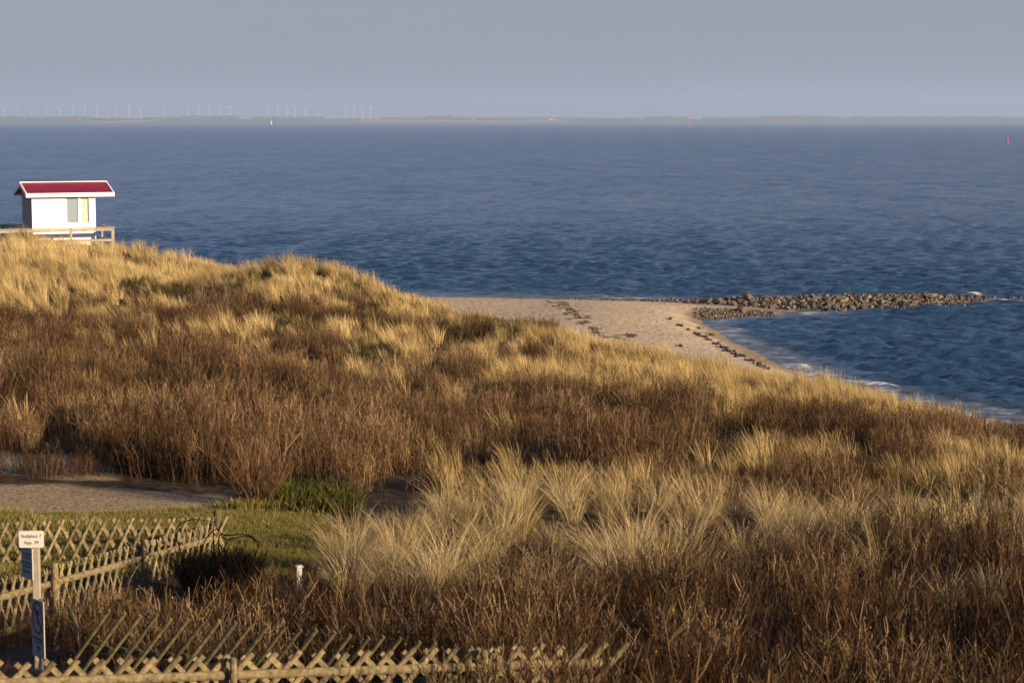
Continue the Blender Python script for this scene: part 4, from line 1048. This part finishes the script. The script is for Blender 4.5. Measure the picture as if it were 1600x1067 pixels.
# ------------------------------------------------------------------ beach hut
HU = 25.0
hp = at(51, 372, 100.0)
HZ = 5.72
def hut():
    t = empty('beach_hut', (hp.x, hp.y, HZ), R(HU))          # local x along the front, y into the hut
    Wd, D, E = 3.2, 2.5, 2.62
    mb = MB()
    # front wall with window opening
    wx0, wx1, wz0, wz1 = 1.70, 2.92, 1.12, 2.50
    T = .07
    for x0, x1, z0, z1 in ((0, wx0, 0, E), (wx1, Wd, 0, E), (wx0, wx1, 0, wz0), (wx0, wx1, wz1, E)): mb.box(x0, x1, 0, T, z0, z1)
    mb.box(0, Wd, D - T, D, 0, E); mb.box(Wd - T, Wd, T, D - T, 0, E)
    mb.build('wall', M_white, t)
    # left wall: upright boards + gable
    mb = MB()
    nb = 9
    for i in range(nb):
        y0 = T + (D - 2 * T) * i / nb; mb.box(0.0 if i % 2 else .012, .06, y0 + .004, y0 + (D - 2 * T) / nb - .004, 0, E)
    mb.build('side_wall', noisemat('grey_boards', (.27, .225, .22), (.42, .365, .35), 3, .8, .2, (6, 6, .6)), t)
    for gx in (.01, Wd - .06):
        mb = MB(); mb.add([(gx, 0, E), (gx, D, E), (gx, D / 2, E + .44), (gx + .05, 0, E), (gx + .05, D, E), (gx + .05, D / 2, E + .44)], [[0, 2, 1], [3, 4, 5], [0, 3, 5, 2], [1, 2, 5, 4], [0, 1, 4, 3]])
        mb.build('gable', M_white if gx > 1 else bpy.data.materials['grey_boards'], t)
    # thin joint battens on the front
    mb = MB(); mb.box(1.56, 1.60, -.012, -.001, .0, E - .02); mb.box(.0, .05, -.014, -.001, 0, E - .02); mb.box(Wd - .07, Wd + .004, -.014, -.001, 0, E - .02); mb.build('trim', M_white, t)
    # roof
    xl, xr = -.34, Wd + .92; oh = .30; rz = E + .52; ez = E + .0
    rf = empty('tmp'); bpy.data.objects.remove(rf)
    mb = MB(); 
    for sgn in (0, 1):
        ye = -oh if sgn == 0 else D + oh
        n = 44; vs = []
        for i in range(n + 1):
            x = xl + .05 + (xr - xl - .1) * i / n; b_ = .010 if i % 2 else 0
            vs += [(x, ye, ez + .05 + b_), (x, D / 2, rz + .05 + b_)]
        mb.add(vs, [[2 * i, 2 * i + 2, 2 * i + 3, 2 * i + 1] if sgn == 0 else [2 * i, 2 * i + 1, 2 * i + 3, 2 * i + 2] for i in range(n)])
    ro = mb.build('roof', M_red, t)
    mb = MB()   # underside deck
    for sgn in (0, 1):
        ye = -oh + .03 if sgn == 0 else D + oh - .03
        mb.add([(xl + .03, ye, ez - .04), (xr - .03, ye, ez - .04), (xr - .03, D / 2, rz - .04), (xl + .03, D / 2, rz - .04), (xl + .03, ye, ez + .03), (xr - .03, ye, ez + .03), (xr - .03, D / 2, rz + .03), (xl + .03, D / 2, rz + .03)],
               [[0, 1, 2, 3], [7, 6, 5, 4], [0, 4, 5, 1], [1, 5, 6, 2], [3, 7, 4, 0]])
    mb.build('soffit', M_deckwood, ro)
    mb = MB(); mb.box(xl, xr, -oh - .03, -oh, ez - .12, ez + .085); mb.box(xl, xr, D + oh, D + oh + .03, ez - .12, ez + .085)
    mb.box(xl, xr, D / 2 - .05, D / 2 + .05, rz + .06, rz + .10)
    mb.build('fascia', M_white, ro)
    mb = MB()
    for x in (xl - .002, xr - .058):
        for ye in (-oh, D + oh):
            mb.add([(x, ye, ez - .10), (x, ye, ez + .092), (x, D / 2, rz + .092), (x, D / 2, rz - .10), (x + .06, ye, ez - .10), (x + .06, ye, ez + .092), (x + .06, D / 2, rz + .092), (x + .06, D / 2, rz - .10)],
                   [[0, 1, 2, 3], [7, 6, 5, 4], [1, 5, 6, 2], [0, 3, 7, 4], [0, 4, 5, 1], [3, 2, 6, 7]])
    mb.build('barge_board', M_white, ro)
    # window
    mb = MB()
    for x0, x1, z0, z1 in ((wx0, wx0 + .05, wz0, wz1), (wx1 - .05, wx1, wz0, wz1), (wx0 + .05, wx1 - .05, wz0, wz0 + .07), (wx0 + .05, wx1 - .05, wz1 - .04, wz1), (wx0 + .62, wx0 + .76, wz0 + .07, wz1 - .04)):
        mb.box(x0, x1, -.018, .05, z0, z1)
    w_ = mb.build('window', M_white, t)
    mg = mat('window_glass', (.03, .04, .05), .04); mg.node_tree.nodes['Principled BSDF'].inputs['Specular IOR Level'].default_value = 1.0
    mg2 = mat('painted_reflection_glass', (.24, .29, .34), .06); mg2.node_tree.nodes['Principled BSDF'].inputs['Specular IOR Level'].default_value = 1.0  # blue-grey base colour paints in the reflection on this pane
    mb = MB(); mb.box(wx0 + .05, wx0 + .62, .02, .026, wz0 + .07, wz1 - .04); mb.build('pane', mg2, w_)
    mb = MB(); mb.box(wx0 + .76, wx1 - .05, .02, .026, wz0 + .07, wz1 - .04)
    mc = bpy.data.materials.new('clear_glass'); mc.use_nodes = True; nt = mc.node_tree; nt.nodes.clear()
    oo = nd(mc, 'ShaderNodeOutputMaterial'); tb = nd(mc, 'ShaderNodeBsdfTransparent'); gl = nd(mc, 'ShaderNodeBsdfGlossy'); gl.inputs['Roughness'].default_value = .03; mx = nd(mc, 'ShaderNodeMixShader'); mx.inputs[0].default_value = .12
    lk(mc, tb.outputs[0], mx.inputs[1]); lk(mc, gl.outputs[0], mx.inputs[2]); lk(mc, mx.outputs[0], oo.inputs[0])
    mb.build('pane', mc, w_)
    mb = MB(); n = 40; vs = []
    for i in range(n + 1):
        x = wx0 + .74 + .46 * i / n; y = .062 + .018 * math.sin(i * 1.1)
        vs += [(x, y, wz0 + .0), (x, y, wz1 + .05)]
    mb.add(vs, [[2 * i, 2 * i + 2, 2 * i + 3, 2 * i + 1] for i in range(n)])
    mb.build('curtain', noisemat('curtain_cloth', (.80, .76, .66), (.88, .84, .75), 3), w_, smooth=True)
    mb = MB(); mb.box(wx0 - .02, wx1 + .02, -.05, -.018, wz0 - .035, wz0); mb.build('sill', M_white, w_)
    mb = MB(); mb.box(T, Wd - T, T, D - T, -.02, .04); mb.box(.1, .2, .2, D - .2, -1.2, -.02); mb.box(Wd - .3, Wd - .2, .2, D - .2, -1.2, -.02); mb.build('floor', M_deckwood, t)
    tag(t, 'white beach hut with a dark red ridged roof on the dune top', 'beach hut')
hut()
def deck():
    t = empty('timber_deck', (hp.x, hp.y, HZ), R(HU))
    mb = MB()
    for i in range(34): mb.box(-9, 3.95, -1.35 + i * .15, -1.35 + i * .15 + .138, -.14, -.05)
    mb.build('deck_boards', M_deckwood, t)
    def rail(x0, y0, x1, y1, top, sp, dia=False):
        L = math.hypot(x1 - x0, y1 - y0); n = max(1, int(round(L / sp)))
        M = Matrix.Translation((x0, y0, 0)) @ Matrix.Rotation(math.atan2(y1 - y0, x1 - x0), 4, 'Z')
        m = MB(); m.box(-.08, L + .08, -.07, .07, top - .05, top, M, .008); m.build('hand_rail', M_deckwood, t)
        m = MB(); m.box(0, L, -.02, .02, top - .19, top - .07, M, .006); m.build('side_rail', M_deckwood, t)
        m = MB(); m.box(0, L, -.02, .02, top - .72, top - .60, M, .006); m.build('side_rail', M_deckwood, t)
        for i in range(n + 1):
            m = MB(); s_ = L * i / n; m.box(s_ - .05, s_ + .05, .025, .11, -1.2, top - .05, M, .008); m.build('post', M_deckwood, t)
    rail(-9, -1.25, 3.8, -1.25, 1.0, 2.13)
    rail(3.8, -1.2, 3.8, .9, 1.0, 2.1)
    rail(-9, 3.6, .15, 3.6, 1.0, .95)
    tag(t, 'grey timber deck with railings around the white beach hut', 'deck')
deck()

# ------------------------------------------------------------------ groyne boulders
ROCKC = {'reddish': ((.07, .038, .026), (.155, .09, .06)), 'tan': ((.09, .065, .04), (.225, .165, .105)), 'grey': ((.05, .044, .037), (.125, .11, .088)), 'dark': ((.025, .022, .02), (.07, .058, .045))}
M_rock = {k: noisemat(k + '_granite', a, b_, 3.5, .9, .8, bscale=9) for k, (a, b_) in ROCKC.items()}
def rockmesh(seed, m):
    r = random.Random(seed); bm = bmesh.new(); bmesh.ops.create_icosphere(bm, subdivisions=3, radius=1)
    pl = [(Vector((r.gauss(0, 1), r.gauss(0, 1), r.gauss(0, 1))).normalized(), r.uniform(.42, .75)) for _ in range(13)]
    for v in bm.verts:
        for n_, d_ in pl:
            k = v.co.dot(n_)
            if k > d_: v.co -= n_ * (k - d_)
        v.co *= 1.28 * (1 + r.uniform(-.012, .012))
    me = bpy.data.meshes.new('boulder'); bm.to_mesh(me); bm.free(); me.materials.append(m); return me
RM = {k: [rockmesh(ord(k[0]) + 31 * i + len(k), M_rock[k]) for i in range(5)] for k in ROCKC}
GC = np.array([(onlevel(px, py).x, onlevel(px, py).y) for px, py in [(940, 470), (1020, 470), (1090, 474), (1160, 477), (1300, 477), (1450, 473), (1540, 468.5), (1610, 466)]])
GCs = np.array([0, .1, .36, .8, 1, .85, .35, .05])
def groyne():
    r = random.Random(21); seg = np.linalg.norm(np.diff(GC, axis=0), axis=1); cum = np.concatenate([[0], np.cumsum(seg)])
    cand = []
    L = cum[-1]
    for i in range(6500):
        s_ = r.uniform(0, L); w = np.interp(s_, cum, GCs)
        if r.random() > w ** .6 + .04: continue
        hw = 3.7 * w + .3
        o_ = r.uniform(-1, 1); cx = np.interp(s_, cum, GC[:, 0]); cy = np.interp(s_, cum, GC[:, 1]) + o_ * hw * .95
        prof = max(0, 1 - abs(o_) ** 1.6)
        zc = -.14 + .58 * w * prof + r.uniform(-.05, .05)
        sz = r.choice([r.uniform(.13, .21), r.uniform(.16, .30)]) * (.55 + .45 * w)
        cand.append([cx, cy, zc, sz, s_ / L, o_])
    # thin out overlaps
    keep = []
    cand.sort(key=lambda c: -c[3])
    for c_ in cand:
        if all((c_[0] - k[0]) ** 2 + ((c_[1] - k[1]) * .9) ** 2 > (.60 * (c_[3] + k[3])) ** 2 for k in keep): keep.append(c_)
    keep.sort(key=lambda c: (c[1] + (c[5] > .3) * 3 - 2 * c[3]))
    vis, rest = keep[:298], keep[298:]
    print('boulders', len(keep))
    def kindof(c_):
        if c_[4] > .80 or c_[2] < .12 and r.random() < .6: return 'dark' if r.random() < .5 else 'grey'
        return r.choices(['reddish', 'tan', 'grey', 'dark'], [.25, .38, .22, .15])[0]
    labs = {}
    for c_ in vis:
        k = kindof(c_)
        o = bpy.data.objects.new('boulder', r.choice(RM[k])); COL.objects.link(o)
        o.location = (c_[0], c_[1], c_[2]); o.rotation_euler = (r.uniform(0, 6), r.uniform(0, 6), r.uniform(0, 6)); s_ = c_[3]
        o.scale = (s_ * r.uniform(1, 1.3), s_ * r.uniform(.85, 1.1), s_ * r.uniform(.75, 1))
        zs = ['at the beach start of', 'near the beach end of', 'a quarter out along', 'a third out along', 'just short of the middle of', 'just past the middle of', 'two thirds out along', 'near the sea end of', 'at the outer tip of']
        zone = zs[min(8, int(c_[4] * 9))]
        row = 'at the front waterline' if c_[5] < -.62 else ('on the front slope' if c_[5] < -.2 else ('on the crest' if c_[5] < .3 else 'on the rear side'))
        size = 'big' if c_[3] > .23 else ('small' if c_[3] < .165 else 'middling')
        kk = {'reddish': 'reddish', 'tan': 'tan', 'grey': 'grey', 'dark': 'blackish'}[k]
        labs.setdefault((size, kk, row, zone), []).append((c_[0], o))
    for (size, kk, row, zone), L_ in labs.items():
        L_.sort(key=lambda q: q[0])
        for n_, (x_, o) in enumerate(L_):
            pre = '' if len(L_) == 1 else (ORD[n_] if n_ else 'leftmost') + ' '
            tag(o, f'{pre}{size} {kk} boulder {row}, {zone} the groyne', 'boulder', 'boulders of the rock groyne')
    # big single stones
    for px, py, d, s_, k, lab in [(1169, 465, 130.0, .44, 'reddish', 'large rounded boulder crowning the groyne, highest of all its stones'), (1160, 488, 124.2, .50, 'reddish', 'orange-red boulder standing in front of the groyne at the water edge')]:
        p = at(px, py, d); o = bpy.data.objects.new('boulder', RM[k][1]); COL.objects.link(o); o.location = p; o.scale = (s_ * 1.25, s_, s_ * .72); o.rotation_euler = (.3, .2, 1); tag(o, lab, 'boulder', 'boulders of the rock groyne')
    # small stones and the hidden rest as one mass
    bm = bmesh.new()
    def add(x, y, z, s_, k):
        me = RM[k][r.randrange(5)]; n0 = len(bm.verts); f0 = len(bm.faces)
        bm.from_mesh(me); bm.verts.ensure_lookup_table(); bm.faces.ensure_lookup_table()
        M = Matrix.Translation((x, y, z)) @ Euler((r.uniform(0, 6), r.uniform(0, 6), r.uniform(0, 6))).to_matrix().to_4x4() @ Matrix.Diagonal((s_, s_, s_ * .8, 1))
        for v in bm.verts[n0:]: v.co = M @ v.co
        mi = list(ROCKC).index(k)
        for f in bm.faces[f0:]: f.material_index = mi
    for c_ in rest: add(c_[0], c_[1], c_[2], c_[3], kindof(c_))
    for i in range(900):
        s_ = r.uniform(0, L * .97); w = np.interp(s_, cum, GCs); hw = 3.9 * w + .5; o_ = r.uniform(-1, 1)
        x = np.interp(s_, cum, GC[:, 0]); y = np.interp(s_, cum, GC[:, 1]) + o_ * hw
        add(x, y, -.1 + .6 * w * max(0, 1 - abs(o_) ** 1.6), r.uniform(.07, .2), r.choice(list(ROCKC)))
    for i in range(700):   # pebble spit on the near side
        px = r.uniform(1085, 1210); py = r.uniform(486, 497); p = onlevel(px, py, .12)
        if py > 498 - (px - 1085) * .06: continue
        add(p.x, p.y, max(.02, hz(p.x, p.y)) + .02, r.uniform(.04, .12), r.choice(['tan', 'grey', 'reddish', 'dark']))
    for i in range(260):   # pebbles along the far waterline of the beach
        px = r.uniform(860, 1080); p = onlevel(px, 470.5 + r.uniform(-1.2, 1.5), .1); add(p.x, p.y, hz(p.x, p.y) + .02, r.uniform(.03, .13), r.choice(['dark', 'grey', 'tan', 'dark']))
    me = bpy.data.meshes.new('small_stones'); bm.to_mesh(me); bm.free()
    for k in ROCKC: me.materials.append(M_rock[k])
    o = bpy.data.objects.new('small_stones', me); COL.objects.link(o); tag(o, 'small stones and pebbles packed between the groyne boulders', 'stones', None, 'stuff')
groyne()

# ------------------------------------------------------------------ seaweed
M_weed = noisemat('seaweed', (.014, .010, .007), (.045, .030, .018), 6, .7, .6)
M_wrack = noisemat('dry_wrack', (.05, .03, .016), (.13, .08, .042), 5, .9, .6)
def clump(r, w, dpt, h_, mb_):
    n = 14
    for _ in range(n):
        x, y = r.gauss(0, .4) * w, r.gauss(0, .4) * dpt; s_ = r.uniform(.3, .6)
        a = r.uniform(0, 3.14); vs = []
        for k in range(7):
            t = 2 * math.pi * k / 7; q = r.uniform(.6, 1.1)
            vs.append((x + math.cos(t) * w * s_ * q * .6, y + math.sin(t) * dpt * s_ * q * .6, -.02))
        vs.append((x, y, h_ * r.uniform(.5, 1)))
        mb_.add(vs, [[k, (k + 1) % 7, 7] for k in range(7)])
def seaweed():
    r = random.Random(9)
    pts = sorted([(1047, 507, 3), (1060, 514, 4), (1088, 524, 4), (1097, 528, 5), (1107, 533, 3), (1120, 538, 5), (1128, 543, 6), (1134, 548, 5), (1146, 552, 4), (1156, 554, 5), (1172, 563, 6), (1182, 569, 5), (1190, 575, 5), (1199, 578, 3), (1062, 548, 3), (1111, 520, 3), (1092, 512, 3), (1146, 547, 3), (1150, 557, 3), (1075, 519, 2)], key=lambda q: q[0])
    for i, (px, py, s_) in enumerate(pts):
        p = onlevel(px, py, .35)
        mb = MB(); w = s_ * .045; clump(r, w * 1.5, w * 2.0, .16, mb)
        o = mb.build('seaweed_clump', M_weed); o.location = (p.x, p.y, hz(p.x, p.y) + .01)
        lab = f'dark washed-up seaweed clump, {(ORD[i] if i else "nearest")} one from the groyne along the inner shore'
        if (px, py) == (1062, 548): lab = 'lone small dark seaweed clump on the dry sand left of the line'
        if (px, py) == (1111, 520): lab = 'small dark seaweed clump nearest the water, right of the line'
        tag(o, lab, 'seaweed', 'seaweed clumps along the inner shore')
    # loose wrack band across the sand
    mb = MB()
    band = [(870, 473, 22), (885, 478, 16), (890, 484, 14), (895, 490, 12), (905, 496, 14), (912, 503, 10), (925, 513, 12), (935, 521, 14), (960, 527, 18), (985, 524, 10)]
    for (px, py, sp) in band:
        for k in range(9):
            qx, qy = px + r.gauss(0, sp * .55), py + r.gauss(0, 1.6); p = onlevel(qx, qy, .8)
            z = hz(p.x, p.y); q = onlevel(qx, qy, z); n0 = len(mb.v)
            clump(r, r.uniform(.1, .34), r.uniform(.15, .5), .05, mb)
            z = hz(q.x, q.y) + .008
            mb.v[n0:] = [(a + q.x, b_ + q.y, c_ + z) for a, b_, c_ in mb.v[n0:]]
    for k in range(700):
        qx, qy = r.uniform(680, 1150), r.uniform(466, 575); p = onlevel(qx, qy, .7)
        if footd(p.x, p.y) > p.y or hz(p.x, p.y) < .15: continue
        n0 = len(mb.v); clump(r, r.uniform(.02, .07), r.uniform(.03, .08), .025, mb); z = hz(p.x, p.y) + .006
        mb.v[n0:] = [(a + p.x, b_ + p.y, c_ + z) for a, b_, c_ in mb.v[n0:]]
    o = mb.build('seaweed_litter', M_wrack); tag(o, 'brown dried seaweed scattered in a band across the sand', 'seaweed', None, 'stuff')
seaweed()

# ------------------------------------------------------------------ haze
mh = bpy.data.materials.new('haze'); mh.use_nodes = True; nt = mh.node_tree; nt.nodes.clear()
oo = nd(mh, 'ShaderNodeOutputMaterial'); pv = nd(mh, 'ShaderNodeVolumePrincipled')
pv.inputs['Density'].default_value = 0.9e-4; pv.inputs['Color'].default_value = (.50, .655, .92, 1); pv.inputs['Anisotropy'].default_value = .1
lk(mh, pv.outputs[0], oo.inputs['Volume'])
mb = MB(); mb.box(-18000, 18000, -400, 17000, -4, 220)
o = mb.build('haze', mh); tag(o, kind='stuff')
